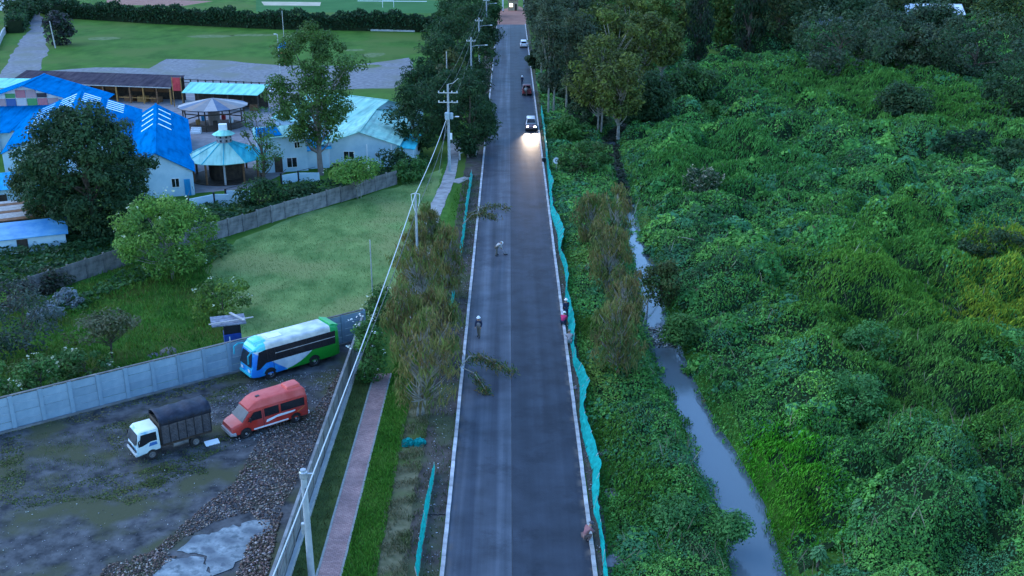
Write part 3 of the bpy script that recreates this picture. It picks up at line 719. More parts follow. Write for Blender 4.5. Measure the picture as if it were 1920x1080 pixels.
# --- red passenger van
van = empty('van', label='faded red high-roof passenger van beside the blue bus', cat='van')
VR = mat('faded_red', (0.40, 0.022, 0.014), (0.50, 0.045, 0.03), scale=0.9, rough=0.42, c3=(0.42, 0.05, 0.045), s3=1.2, coat=0.2)
VT = mat('faded_red_roof', (0.46, 0.055, 0.045), (0.55, 0.10, 0.085), scale=1.0, rough=0.6)
MB().rings([ring(-2.7, 0.92, 0.84, 0.42, 1.75, 0.12), ring(-2.6, 0.98, 0.9, 0.36, 1.84, 0.12), ring(1.1, 0.98, 0.9, 0.36, 1.84, 0.12), ring(1.35, 0.98, 0.84, 0.36, 1.74, 0.16),
            ring(1.95, 0.97, 0.9, 0.36, 1.12, 0.14), ring(2.4, 0.93, 0.85, 0.36, 1.0, 0.16), ring(2.66, 0.84, 0.74, 0.4, 0.88, 0.14)]).build('body', VR, van, True, sharp=28)
MB().rings([ring(-2.66, 0.8, 0.7, 1.76, 2.18, 0.14), ring(-2.5, 0.89, 0.76, 1.78, 2.34, 0.16), ring(0.5, 0.89, 0.76, 1.78, 2.32, 0.16), ring(0.95, 0.88, 0.72, 1.78, 2.2, 0.16), ring(1.42, 0.82, 0.66, 1.7, 1.86, 0.06, rb=.04)]).build('high_roof', VT, van, True, sharp=30)
MB().rings([ring(-2.45, 0.48, 0.42, 2.33, 2.5, 0.05, rb=.02), ring(-2.3, 0.5, 0.44, 2.33, 2.53, 0.05, rb=.02), ring(-1.55, 0.5, 0.44, 2.3, 2.5, 0.05, rb=.02), ring(-1.48, 0.46, 0.4, 2.3, 2.42, 0.04, rb=.02)]).build('roof_unit', mat('bright_red', (0.56, 0.07, 0.055), (0.62, 0.11, 0.09), scale=2, rough=.5), van, True)
MB().box(0.35, 0.6, 0.0, 0.2, 2.3, 2.36).build('roof_vent', DARK, van)
yv = lambda z: 0.98 - 0.08 * (z - 0.36) / 1.48
for s in (-1, 1):
    for pts in ([(-2.45, 1.14), (-0.75, 1.14), (-0.75, 1.7), (-2.45, 1.7)], [(-0.6, 1.12), (0.42, 1.12), (0.42, 1.7), (-0.6, 1.7)], [(0.62, 1.1), (1.62, 1.1), (1.15, 1.66), (0.62, 1.66)]):
        poly_y('window', van, pts, yv, s, GLASS, 0.012)
    poly_y('white_swoosh', van, [(-1.75, 1.0), (-0.5, 1.02), (0.3, 0.88), (0.35, 0.72), (0.1, 0.74), (-0.4, 0.86), (-1.5, 0.88), (-1.75, 0.92)], yv, s, WHITE, 0.006)
    poly_y('orange_stripe', van, [(-2.5, 1.06), (-2.42, 1.06), (-1.85, 0.8), (-1.95, 0.78)], yv, s, mat('orange_stripe', (0.6, 0.18, 0.03), rough=.5), 0.006)
    poly_y('sill_trim', van, [(-1.2, 0.44), (1.25, 0.44), (1.25, 0.53), (-1.2, 0.53)], yv, s, WHITE, 0.02)
    poly_y('door_line', van, [(0.5, 0.5), (0.53, 0.5), (0.53, 1.7), (0.5, 1.7)], yv, s, DARK, 0.006)
    MB().box(2.45, 2.6, s * 0.62 - .14, s * .62 + .14, 0.72, 0.86).build('headlight', GLASSG, van, bevel=.03)
    MB().box(1.45, 1.55, s * 1.0 - (0 if s > 0 else .2), s * 1.0 + (.2 if s > 0 else 0), 1.15, 1.4).build('mirror', DARK, van)
MB().slab([(1.96, -0.84, 1.135), (1.96, 0.84, 1.135), (1.36, 0.74, 1.765), (1.36, -0.74, 1.765)], 0.03).build('windscreen', GLASSG, van)
MB().rings([ring(2.45, 0.95, 0.93, 0.3, 0.56, 0.06), ring(2.78, 0.82, 0.8, 0.32, 0.54, 0.06)]).build('bumper', mat('grey_plastic', (0.25, 0.25, 0.27), rough=.6), van, True)
MB().box(-2.82, -2.68, -0.9, 0.9, 0.36, 0.56).build('rear_bumper', WHITE, van, bevel=.03)
for x in (1.8, -1.75):
    arch(van, x, 0.98, 0.35)
    for s in (-1, 1): wheel(van, x, s * 1.0, 0.35, 0.22)
place(van, (461, 822), (557, 792), 1.8, -1.75, 0.95)

# --- white stake-bed truck
trk = empty('stake_truck', label='small white truck with dark slatted cargo bed under a navy tarpaulin', cat='truck')
TW = mat('truck_white', (0.42, 0.55, 0.58), (0.70, 0.76, 0.70), scale=1.0, rough=0.45, c3=(0.16, 0.38, 0.52), s3=1.0)
TR = mat('truck_roof_white', (0.62, 0.68, 0.58), (0.74, 0.78, 0.68), scale=1.6, rough=0.5)
MB().rings([ring(1.0, 0.93, 0.82, 0.62, 2.0, 0.1, 0, 1.2), ring(2.1, 0.93, 0.82, 0.52, 2.0, 0.1, 0.05, 1.2), ring(2.42, 0.92, 0.8, 0.46, 1.96, 0.1, 0.34, 1.2), ring(2.5, 0.88, 0.76, 0.5, 1.9, 0.1, 0.36, 1.2)]).build('cab', TW, trk, True, sharp=30)
MB().rings([ring(1.02, 0.8, 0.72, 1.99, 2.05, 0.02, rb=.01), ring(2.08, 0.8, 0.72, 1.99, 2.05, 0.02, rb=.01)]).build('cab_roof', TR, trk)
yc = lambda z: 0.93 - 0.11 * (z - 0.6) / 1.4
tx = lambda z: 2.5 - 0.36 * max(0, z - 1.2)
front_panel('windscreen', trk, GLASSG, tx, -0.8, 0.8, 1.22, 1.86, 0.012, -0.72, 0.72)
MB().box(2.44, 2.56, -0.88, 0.88, 0.46, 0.64).build('bumper', mat('bumper_grey', (0.4, 0.42, 0.42), rough=.6), trk, bevel=.03)
front_panel('grille', trk, DARK, tx, -0.5, 0.5, 0.72, 0.92)
for s in (-1, 1):
    poly_y('side_window', trk, [(1.15, 1.28), (1.55, 1.28), (2.1, 1.1), (2.3, 1.1), (2.1, 1.84), (1.15, 1.84)], yc, s, GLASS, 0.012)
    poly_y('door_marking', trk, [(1.15, 1.0), (1.7, 0.98), (1.6, 1.2), (1.2, 1.2)], yc, s, mat('blue_marking', (0.03, 0.12, 0.32), rough=.5), 0.006)
    front_panel('headlight', trk, GLASSG, tx, s * 0.68 - .14, s * .68 + .14, 0.72, 0.9)
    MB().tube([(2.2, s * 0.9, 1.5), (2.35, s * 1.08, 1.55), (2.35, s * 1.1, 1.2)], 0.04, 6).build('mirror', DARK, trk)
for s in (-1, 1): MB().box(-2.2, 2.2, s * 0.35 - .05, s * .35 + .05, 0.55, 0.7).build('chassis_rail', DARK, trk)
MB().box(-2.35, 0.88, -0.95, 0.95, 0.72, 0.86).build('bed_floor', WOODD, trk)
SLAT = mat('slat_grey', (0.045, 0.042, 0.048), (0.10, 0.095, 0.10), scale=4, rough=.8)
for s in (-1, 1):
    for k in range(6):
        x0 = -2.32 + k * 0.53; pm_ = MB()
        for q in range(12): pm_.box(x0 + 0.03, x0 + 0.5, s * 0.955 - .02, s * .955 + .02, 0.9 + q * 0.105, 0.9 + q * 0.105 + 0.075)
        pm_.build('slat_panel', SLAT, trk)
        MB().box(x0 - 0.025, x0 + 0.025, s * 0.96 - .035, s * .96 + .035, 0.86, 2.42).build('stake_post', DARK, trk)
    MB().box(0.86 - .03, 0.86 + .03, s * .96 - .035, s * .96 + .035, 0.86, 2.42).build('stake_post', DARK, trk)
    MB().box(-2.34, 0.88, s * .96 - .03, s * .96 + .03, 2.22, 2.28).build('top_rail', DARK, trk)
for x in (-2.36, 0.9): MB().box(x - .02, x + .02, -0.93, 0.93, 0.88, 2.3).build('end_board', WOODD, trk)
tp = MB(); rs = []
for i in range(15):
    x = -2.42 + i * 3.36 / 14; row = []
    for j in range(13):
        a = math.pi * j / 12; sag = 0.05 * math.cos(i * math.pi / 14 * 6) + random.uniform(-.025, .025)
        row.append((x, 1.0 * math.cos(a), 2.26 + (0.5 + sag) * max(0, math.sin(a)) ** 0.7 - (0.12 if j in (0, 12) else 0)))
    rs.append(row)
fs = [(i * 13 + j, i * 13 + j + 1, (i + 1) * 13 + j + 1, (i + 1) * 13 + j) for i in range(14) for j in range(12)]
tp.add([p for r_ in rs for p in r_], fs)
to = tp.build('tarpaulin', mat('navy_tarpaulin', (0.010, 0.015, 0.026), (0.028, 0.036, 0.055), scale=2.2, rough=0.6, bump=.4, spec=.15), trk, True, sharp=80)
md = to.modifiers.new('thick', 'SOLIDIFY'); md.thickness = 0.02
for x, yy_ in ((1.55, 0.93), (-1.25, 0.95)):
    for s in (-1, 1): wheel(trk, x, s * yy_, 0.38, 0.24, PANELD)
MB().lathe([(0.001, -.5), (.24, -.48), (.24, .48), (.001, .5)], 14, 0, 'X', (-0.3, 0.72, 0.6)).build('fuel_tank', PANELD, trk, True)
place(trk, (290, 861), (366, 838), 1.55, -1.25, 0.9)
bd = MB().slab([(-.45, -.2, .08), (.45, -.2, .06), (.45, .2, .22), (-.45, .2, .25)], .05).build('white_board', WHITE); bd.location = (*G(398, 833), 0); bd.rotation_euler.z = .6
tag(bd, 'loose white board on the ground behind the slatted truck', 'board')

# --- road traffic
def car(name, label, cat, paint, roofm, loc, rz, pickup=False, L=4.4, lit=False, hgt=1.6):
    e = empty(name, loc, rz, label, cat); h = L / 2; zb = 0.95
    MB().rings([ring(-h, 0.76, 0.7, 0.4, 0.86, 0.1), ring(-h + 0.15, 0.84, 0.8, 0.32, zb, 0.12), ring(0.25 * L, 0.86, 0.82, 0.3, zb, 0.12), ring(0.42 * L, 0.84, 0.78, 0.3, 0.86, 0.14), ring(h, 0.72, 0.66, 0.38, 0.72, 0.12)]).build('body', paint, e, True, sharp=30)
    c0 = -h + 0.35 if not pickup else -0.15
    MB().rings([ring(c0, 0.78, 0.66, zb - .05, hgt - .12, 0.1), ring(c0 + 0.35, 0.8, 0.64, zb - .05, hgt, 0.12), ring(0.12 * L, 0.8, 0.64, zb - .05, hgt, 0.12), ring(0.22 * L, 0.78, 0.6, zb - .08, zb + .12, 0.05, rb=.03)]).build('cabin', roofm, e, True, sharp=30)
    yk = lambda z: 0.80 - 0.15 * (z - zb) / (hgt - zb)
    for s in (-1, 1):
        poly_y('side_window', e, [(c0 + .3, zb + .06), (0.15 * L, zb + .06), (0.11 * L, hgt - .12), (c0 + .4, hgt - .12)], yk, s, GLASS, .01)
        hl = MB().lathe([(0.001, .03), (.13, .02), (.15, -.05)], 14, 0, 'X', (h - .06, s * .55, .66)).build('headlight', emis('headlight_glow', (1, .92, .8), 140) if lit else GLASSG, e)
        MB().box(-h - .03, -h + .05, s * .62 - .1, s * .62 + .1, .6, .82).build('tail_light', REDP, e)
        if lit:
            sp_ = bpy.data.lights.new('headlight_beam', 'SPOT'); sp_.energy = 1200; sp_.spot_size = R(44); sp_.spot_blend = .9; sp_.color = (1, .78, .58); sp_.shadow_soft_size = .12
            so_ = bpy.data.objects.new('headlight_beam', sp_); COL.objects.link(so_); so_.parent = e; so_.location = (h + .12, s * .55, .68); so_.rotation_euler = (0, R(-79), 0)
    MB().slab([(0.225 * L, -.66, zb + .14), (0.225 * L, .66, zb + .14), (0.135 * L, .56, hgt - .08), (0.135 * L, -.56, hgt - .08)], .02).build('windscreen', GLASS, e)
    MB().slab([(c0 - .02, -.52, hgt - .18), (c0 - .02, .52, hgt - .18), (c0 - .02, .6, zb + .08), (c0 - .02, -.6, zb + .08)], .02).build('rear_window', GLASS, e)
    if pickup:
        MB().box(-h + .12, c0 - .1, -.68, .68, zb + .001, zb + .02).build('cargo_bed', DARK, e)
        for s in (-1, 1): MB().box(-h + .05, c0 - .05, s * .78 - .04, s * .78 + .04, zb - .02, zb + .28).build('bed_side', paint, e)
        MB().box(-h + .02, -h + .1, -.76, .76, zb - .3, zb + .26).build('tailgate', paint, e)
        for s in (-1, 1): MB().bar((c0 - .2, s * .7, zb + .2), (c0 - .2, s * .7, hgt + .15), .06).build('bed_frame', STEEL, e)
        MB().bar((c0 - .2, -.72, hgt + .15), (c0 - .2, .72, hgt + .15), .06).build('bed_frame', STEEL, e)
    for x in (0.31 * L, -0.3 * L):
        arch(e, x, .855, .33)
        for s in (-1, 1): wheel(e, x, s * .87, .33, .2)
    return e
x, y = G(996, 247); car('car', 'oncoming car with its headlights on', 'car', mat('silver_maroon', (.16, .12, .13), rough=.35, metal=.4), mat('silver_roof', (.55, .56, .58), rough=.35), (x, y + 2.2, 0.012), -math.pi / 2, False, 4.4, True, 1.7)
x, y = G(988, 180); car('pickup_truck', 'dark red pickup parked at the right kerb beyond the lit car', 'pickup', mat('maroon', (.14, .025, .025), (.2, .05, .045), scale=3, rough=.5), mat('maroon_cab', (.16, .05, .05), rough=.5), (x, y + 2.4, 0.012), math.pi / 2, True, 4.8)
x, y = G(982, 90); car('car', 'white car parked at the far right kerb', 'car', WHITE, mat('car_white', (.7, .73, .75), rough=.4), (x, y + 2.2, 0.012), math.pi / 2)

# ------------------------------------------------------------------ poles and wires
def pole(name, label, x, y, h, r0=0.17, r1=0.1, m=CONCP, arms=(), lamp=None, cat='pole', collar=True):
    e = empty(name, (x, y, 0), 0, label, cat)
    MB().tube([(0, 0, -0.3), (0, 0, h)], [r0, r1], 12).build('shaft', m, e, True, sharp=60)
    for z, w in arms:
        MB().box(-w / 2, w / 2, -0.16, -0.06, z, z + 0.1).build('cross_arm', STEEL, e)
        for k in (-.46, -.2, .2, .46): MB().lathe([(.02, 0), (.06, .03), (.05, .09), (.065, .12), (.03, .2)], 8, 0, 'Z', (k * w, -.11, z + .1)).build('insulator', WHITE, e)
    if lamp:
        z, dx, dy, up = lamp
        MB().tube([(0, 0, z), (dx * .5, dy * .5, z + up * .8), (dx, dy, z + up)], .035, 6).build('lamp_arm', STEEL, e)
        MB().rings([[(dx + a * math.cos(k) * 0.32 + .1, dy + .1 * math.sin(k) * a, z + up + zz) for k in np.linspace(0, 6.28, 9)[:-1]] for a, zz in ((.6, -.05), (1, 0), (.7, .07))]).build('lamp_head', WHITE, e)
    return e
def wire(label, pts, r, sag, m, cat='cable', group=None):
    full = []
    for a, b_ in zip(pts[:-1], pts[1:]):
        a = Vector(a); b_ = Vector(b_)
        for i in range(14):
            f = i / 14; p = a.lerp(b_, f); p.z -= sag * 4 * f * (1 - f); full.append(p)
    full.append(Vector(pts[-1]))
    o = MB().tube(full, r, 5).build('overhead_cable', m); return tag(o, label, cat, group)
NPX, NPY = G(568, 880, 6.6)
npole = pole('utility_pole', 'near pale concrete pole beside the brick walkway', NPX, NPY, 6.6, .19, .15)
MB().box(.1, .55, -.04, .04, 6.3, 6.38).build('bracket', STEEL, npole); MB().lathe([(.16, 6.1), (.2, 6.15), (.2, 6.45), (.16, 6.5)], 12).build('band', STEEL, npole)
MB().box(-.3, -.12, -.1, .1, 2.9, 3.5).build('meter_box', STEEL, npole)
mx_, my_ = G(785, 545); mh = HT(785, 545, 362)
mpole = pole('utility_pole', 'slender pole with a cable loop at the lawn edge', mx_, my_, mh, .13, .09)
MB().tube([(0, 0, mh - 1.9), (-.3, 0, mh - .9), (-.38, 0, mh - .1), (0, 0, mh), (.38, 0, mh - .1), (.3, 0, mh - .9), (0, 0, mh - 1.9)], .03, 5).build('cable_loop', WHITE, mpole)
ux, uy = G(843, 322); uh = HT(843, 322, 158)
upo = pole('utility_pole', 'utility pole with two cross arms and a transformer in front of the conifers', ux, uy, uh, .2, .12, CONCP, ((uh - 1.1, 2.5), (uh - 2.3, 2.5)), (uh - 4.4, 1.0, -.2, .35))
MB().lathe([(.001, -.45), (.3, -.43), (.32, .4), (.2, .48), (.001, .5)], 14, 0, 'Z', (-.12, -.5, uh - 3.9)).build('transformer', mat('transformer_grey', (.3, .38, .42), rough=.5), upo, True)
MB().lathe([(.001, -.4), (.22, -.38), (.24, .36), (.001, .44)], 12, 0, 'Z', (.4, -.42, uh - 3.9)).build('transformer', mat('transformer_grey2', (.28, .36, .4), rough=.5), upo, True)
MB().box(.14, .42, -.12, .12, uh - 7.0, uh - 6.2).build('meter_box', WHITE, upo)
MB().tube([(0, 0, uh), (.7, 0, uh + .15), (1.35, 0, uh + .75)], .03, 5).build('lightning_arm', STEEL, upo)
MB().tube([(0, 0, uh - 3.2), (-1.35, -.5, .0)], .02, 5).build('guy_wire', STEEL, upo)
far = []
for (px, py), lab, lp in (((883, 70), 'first pale pole rising from the conifers past the transformer', (8.4, 2.6, -.4, .3)), ((898, 33), 'second pale pole among the roadside conifers', (8.2, 2.4, -.3, .3)), ((912, -4), 'far pale pole at the top of the roadside conifers', (8.4, 2.2, 0, .3))):
    x, y = G(px, py, 10.0); far.append((x, y)); pole('utility_pole', lab, x, y, 10.0, .19, .12, CONCP, ((9.3, 1.6),), lp)
x, y = G(837, 97, 9.0); pole('utility_pole', 'thin bare pole in the pale bush among the conifers', x, y, 9.0, .12, .08, WOODG)
x, y = G(700, 580); pole('steel_post', 'thin steel post at the near edge of the lawn', x, y, HT(700, 580, 450), .06, .045, STEEL)
x, y = G(104, 90); p_ = pole('utility_pole', 'leaning pale pole beside the gravel track', x, y, 6.2, .16, .1, WOODG); p_.rotation_euler = (0, R(-4), 0)
x, y = G(527, 156); pole('lamp_post', 'slim lamp post at the gravel yard fence', x, y, HT(527, 156, 64), .09, .06, STEEL, (), (HT(527, 156, 64) - .1, -.5, 0, .1), 'lamp post')
x, y = G(535, 105); pole('mast', 'tall thin mast behind the blue play tower', x, y, HT(535, 105, 20), .09, .05, STEEL)
CABM = mat('cable_pale', (.45, .48, .48), rough=.6); CABD = mat('cable_dark', (.05, .055, .06), rough=.6)
q0 = (NPX + .5, NPY, 6.4); q1 = (mx_, my_, mh - .1); q2 = (ux - .2, uy - .2, uh - 4.2)
wire('thick pale cable swooping from the near pole to the slender pole', [(NPX - .3, 20, 6.9), q0, q1, q2], .034, .35, CABM)
wire('thin dark cable below the thick pale one', [(NPX, 20, 5.7), (NPX + .1, NPY, 5.6), (mx_ + .2, my_, mh - 1.2), (ux, uy, uh - 5)], .025, .5, CABD)
for k, dx in enumerate((-1.15, 0, 1.15)):
    wire(('left', 'middle', 'right')[k] + ' strand of the wires linking the cross-arm pole to the far poles', [(ux + dx, uy - .1, uh - .9), (far[0][0] + dx * .6, far[0][1], 9.5), (far[1][0] + dx * .6, far[1][1], 9.5), (far[2][0] + dx * .6, far[2][1], 9.5)], .018, .6, CABD, 'wire', 'wires above the conifers')
# round sign on the right verge
sx_, sy_ = G(1043, 322); sg = empty('road_sign', (sx_, sy_, 0), 0, 'small white round sign on a post behind the teal netting', 'sign'); sh_ = HT(1043, 322, 301)
MB().tube([(0, 0, -.2), (0, 0, sh_ + .3)], .03, 6).build('post', STEEL, sg)
MB().lathe([(.001, 0), (.42, 0), (.42, .02), (.001, .02)], 20, 0, 'Y', (0, -.06, sh_)).build('disc', WHITE, sg)
MB().lathe([(.1, 0), (.2, 0)], 16, 0, 'Y', (0, -.066, sh_)).build('grey_mark', PANELG, sg)

# ------------------------------------------------------------------ buildings
def lx(o, w):                                    # world -> local of an empty rotated about z
    c, s = math.cos(o.rotation_euler.z), math.sin(o.rotation_euler.z); dx, dy = w[0] - o.location.x, w[1] - o.location.y
    return (c * dx + s * dy, -s * dx + c * dy)
def gable(parent, x0, x1, y0, y1, ze, zr, rm, wm, over=0.4, axis='Y', walls=True, name='roof', sky=None):
    """gable roof; ridge along axis; walls below"""
    xm = (x0 + x1) / 2; ym = (y0 + y1) / 2
    if axis == 'Y':
        k = (zr - ze) / (xm - x0); zo = ze - k * over
        a = MB(); a.slab([(x0 - over, y0 - over, zo), (xm, y0 - over, zr), (xm, y1 + over, zr), (x0 - over, y1 + over, zo)], 0.07)
        a.build(name, rm, parent)
        a = MB(); a.slab([(xm, y0 - over, zr), (x1 + over, y0 - over, zo), (x1 + over, y1 + over, zo), (xm, y1 + over, zr)], 0.07)
        a.build(name, rm, parent)
        MB().bar((xm, y0 - over, zr + .03), (xm, y1 + over, zr + .03), .3, .06).build('ridge_cap', rm, parent)
        if walls:
            for yy in (y0, y1):
                t = 0.09 if yy == y0 else -0.09
                MB().slab([(x0, yy, 0), (x1, yy, 0), (x1, yy, ze - .08), (xm, yy, zr - .1), (x0, yy, ze - .08)], abs(t)).build('wall', wm, parent)
            for xx in (x0, x1): MB().box(xx - .06, xx + .06, y0 + .1, y1 - .1, 0, ze - .1).build('wall', wm, parent)
    else:
        k = (zr - ze) / (ym - y0); zo = ze - k * over
        a = MB(); a.slab([(x0 - over, y0 - over, zo), (x1 + over, y0 - over, zo), (x1 + over, ym, zr), (x0 - over, ym, zr)], 0.07)
        a.build(name, rm, parent)
        a = MB(); a.slab([(x0 - over, ym, zr), (x1 + over, ym, zr), (x1 + over, y1 + over, zo), (x0 - over, y1 + over, zo)], 0.07)
        a.build(name, rm, parent)
        MB().bar((x0 - over, ym, zr + .03), (x1 + over, ym, zr + .03), .3, .06).build('ridge_cap', rm, parent)
        if walls:
            for xx in (x0, x1):
                MB().slab([(xx, y0, 0), (xx, y1, 0), (xx, y1, ze - .08), (xx, ym, zr - .1), (xx, y0, ze - .08)], .09).build('wall', wm, parent)
            for yy in (y0, y1): MB().box(x0 + .1, x1 - .1, yy - .06, yy + .06, 0, ze - .1).build('wall', wm, parent)
def window(parent, x, y, z, w, h, m=GLASS):
    f = MB().box(x - w / 2 - .07, x + w / 2 + .07, y - .05, y - .015, z - .07, z + h + .07).build('window', WHITE, parent)
    MB().box(x - w / 2, x + w / 2, y - .066, y - .052, z, z + h).build('pane', m, f)
    MB().box(x - .025, x + .025, y - .08, y - .068, z, z + h).build('mullion', WHITE, f)
# blue hall: local y points away from the camera along the ridges
ang = math.atan2(.30, .954)
R0 = G(152, 171, 6.5)
hall = empty('blue_hall', (R0[0], R0[1], 0), ang, 'blue metal roofed hall with pale skylight strips behind the dark tree', 'building')
LEN = 25
gable(hall, -8.0, 8.0, -LEN, 0, 3.4, 6.5, BLUER, WALLW, .2)
for side in (-1, 1):
    for i in range(9):
        for j in range(2):
            if side > 0 and i > 4: continue
            x0_ = side * (0.5 + j * 3.1); x1_ = x0_ + side * 2.2; y_ = -1.2 - i * 1.5 if side > 0 else -1.4 - i * 2.0
            if j == 1 and side < 0: y_ -= .3
            zf = lambda xx: 6.5 - abs(xx) * 3.1 / 8 + .04
            pts = [(x0_, y_, zf(x0_)), (x1_, y_, zf(x1_)), (x1_, y_ + .45, zf(x1_)), (x0_, y_ + .45, zf(x0_))]
            MB().slab(pts if side > 0 else pts[::-1], .03).build('skylight', SKYL, hall)
for i in range(4): window(hall, -6 + i * 3.8, -LEN, 1.2, .9, 1.1)
R1 = G(292, 195, 5.4)
wing = empty('blue_wing', (R1[0], R1[1], 0), ang, 'smaller blue roofed wing with white end wall beside the round kiosk', 'building')
ln = (Vector(R1) - Vector(G(362, 322, 3.0))).length - 1.0
gable(wing, -3.9, 3.9, -ln, 0, 3.1, 5.4, BLUER, WALLW, .35)
for i in range(4):
    for s in (-1, 1):
        y_ = -3.2 - i * 3.6; zf = lambda xx: 5.4 - abs(xx) * 2.3 / 3.9 + .04
        a_, b2_ = s * .35, s * 1.9; pts = [(a_, y_, zf(a_)), (b2_, y_, zf(b2_)), (b2_, y_ + .5, zf(b2_)), (a_, y_ + .5, zf(a_))]
        MB().slab(pts if s > 0 else pts[::-1], .03).build('skylight', SKYL, wing)
window(wing, 1.9, -ln, 1.15, .8, 1.0); window(wing, -2.4, -ln, .9, .8, 1.1)
MB().box(2.85, 3.55, -ln - .05, -ln - .015, 0, 2.0).build('door', BLUEL, wing)
# patchwork gable hall at the far left
C0 = G(47, 166, 6.6)
ph = empty('patchwork_hall', (C0[0], C0[1], 0), .12, 'blue roofed hall with patchwork coloured gable at the left edge', 'building')
gable(ph, -9, 9, 0, 9, 4.2, 7.2, BLUER, WHITE, 1.2)
cols = [(.5, .18, .2), (.08, .3, .1), (.5, .5, .5), (.05, .12, .3), (.5, .38, .1), (.45, .05, .06), (.3, .5, .45), (.04, .04, .05), (.45, .3, .3)]
k = 0
for i in range(-5, 5):
    for j in range(2):
        x0_ = i * 1.5; z0_ = 3.9 + j * 1.3; lim = 7.0 - abs(x0_ + .75) * .333 - .35
        if z0_ + .5 > lim: continue
        MB().box(x0_ + .05, x0_ + 1.45, -.14, -.1, z0_ + .05, min(z0_ + 1.25, lim)).build('gable_panel', mat('patch', cols[(k * 4 + j * 3) % 9], rough=.6), ph); k += 1
for x0_, x1_, z0_, z1_, d in ((-9, 1.2, 2.7, 4.1, -13), (1.25, 8.2, 2.8, 4.15, -12)):
    MB().slab([(x0_, d, z0_), (x1_, d, z0_), (x1_, -.2, z1_), (x0_, -.2, z1_)], .08).build('lean_to_roof', BLUER, ph)
for x_ in (-6.5, -1.5, 4, 6.8):
    d = MB().box(x_ - 1.1, x_ + 1.1, -12.9, -11.8, 0, 2.6).build('bay', WALLW, ph)
    MB().box(x_ - .8, x_ + .8, -12.96, -12.9, 1.2, 2.2).build('window', GLASS, ph)
    MB().slab([(x_ - 1.3, -13.5, 2.45), (x_ + 1.3, -13.5, 2.45), (x_ + 1.3, -12.2, 2.95), (x_ - 1.3, -12.2, 2.95)], .06).build('awning', DARK, ph)
MB().box(-9, 8, -12.3, -12.1, 0, 2.5).build('wall', WALLW, ph)
# small huts at the left frame edge
def hut(name, label, cen, rz, w, d, h0, h1, rm, wm, ovr=.3, planks=0):
    e = empty(name, (cen[0], cen[1], 0), rz, label, 'hut')
    MB().slab([(-w / 2 - ovr, -d / 2 - ovr, h0), (w / 2 + ovr, -d / 2 - ovr, h0), (w / 2 + ovr, d / 2 + ovr, h1), (-w / 2 - ovr, d / 2 + ovr, h1)], .08).build('roof', rm, e)
    for y_, hh in ((-d / 2, h0 - .1), (d / 2, h1 - .12)): MB().box(-w / 2, w / 2, y_ - .05, y_ + .05, 0, hh).build('wall', wm, e)
    for s in (-1, 1): MB().slab([(s * w / 2, -d / 2 + .06, 0), (s * w / 2, d / 2 - .06, 0), (s * w / 2, d / 2 - .06, h1 - .16), (s * w / 2, -d / 2 + .06, h0 - .12)], .08).build('wall', wm, e)
    if planks:
        for i in range(planks):
            f0 = i / planks; f1 = (i + .93) / planks; ya = -d / 2 - ovr + (d + 2 * ovr) * f0; yb = -d / 2 - ovr + (d + 2 * ovr) * f1; za = h0 + (h1 - h0) * f0; zb_ = h0 + (h1 - h0) * f1
            MB().slab([(-w / 2 - ovr, ya, za + .05), (w / 2 + ovr, ya, za + .05), (w / 2 + ovr, yb, zb_ + .05), (-w / 2 - ovr, yb, zb_ + .05)], .045).build('plank', WOODG if i % 3 else WOOD, e)
    MB().box(-.5, .5, -d / 2 - .09, -d / 2 - .055, 0, min(1.9, h0 - .2)).build('door', WOODD, e)
    return e
hut('lean_to_hut', 'bright blue sheet roofed hut at the left edge above the plank roof', G(0, 345, 2.6), .45, 9, 4.5, 2.5, 3.3, BLUEL, WALLW)
hut('plank_hut', 'weathered plank roofed hut at the left edge', G(-5, 402, 2.2), .45, 8, 4.0, 2.0, 2.9, WOOD, WOODD, .3, 8)
hut('tarp_hut', 'low hut under a blue tarpaulin roof beside the plank hut', G(40, 432, 1.8), .4, 8, 3.6, 1.6, 2.2, mat('blue_tarp', (.03, .22, .50), (.12, .36, .58), scale=.6, rough=.55, bump=.4), WALLW)
hut('lean_to_hut', 'pale green roofed lean-to at the left end of the long dark shed', G(8, 156, 3.2), -.1, 9, 5, 2.9, 3.6, GREENR, WALLW)
# long dark timber shed
s0 = Vector(G(20, 152, 3.0)); s1 = Vector(G(322, 163, 3.0)); d = s1 - s0
shed = empty('long_shed', (s0.x, s0.y, 0), math.atan2(d.y, d.x), 'long open timber shed with dark brown roof beside the far grass field', 'shed'); SL = d.length
MB().slab([(0, -.4, 3.0), (SL, -.4, 3.0), (SL, 4.8, 4.2), (0, 4.8, 4.2)], .09).build('roof', DARKR, shed)
MB().box(0, SL, -.46, -.4, 2.8, 2.96).build('fascia', WOODG, shed)
MB().box(0.1, SL - .1, 4.5, 4.62, 0, 3.95).build('back_wall', WOODD, shed)
for i in range(13): MB().box(i * SL / 12.2 + .1, i * SL / 12.2 + .32, -.3, -.08, 0, 2.9).build('post', WOOD if i % 2 else WOODO, shed)
for i in range(12):
    x_ = i * SL / 12.2 + .5
    if i % 4 != 3:
        MB().box(x_, x_ + SL / 12.2 - .6, -.2, -.1, .9, 1.02).build('rail', WOODO, shed); MB().box(x_ + .2, x_ + 1.9, 1.0, 2.1, 0, .95).build('stall_counter', WOODO if i % 2 else WOOD, shed)
        MB().box(x_ + .1, x_ + 2.0, 3.9, 4.4, 1.3, 2.4).build('shelf', WOOD, shed)
lp_ = MB().lathe([(.001, -.16), (.12, -.1), (.16, 0), (.12, .1), (.001, .16)], 12, 0, 'Z', (1.0, -.55, 3.3)).build('lit_lamp', emis('lamp_glow', (1, .97, .92), 6), shed)
bl = bpy.data.lights.new('shed_lamp_light', 'POINT'); bl.energy = 40; bl.color = (1, .9, .75); bl.shadow_soft_size = .15
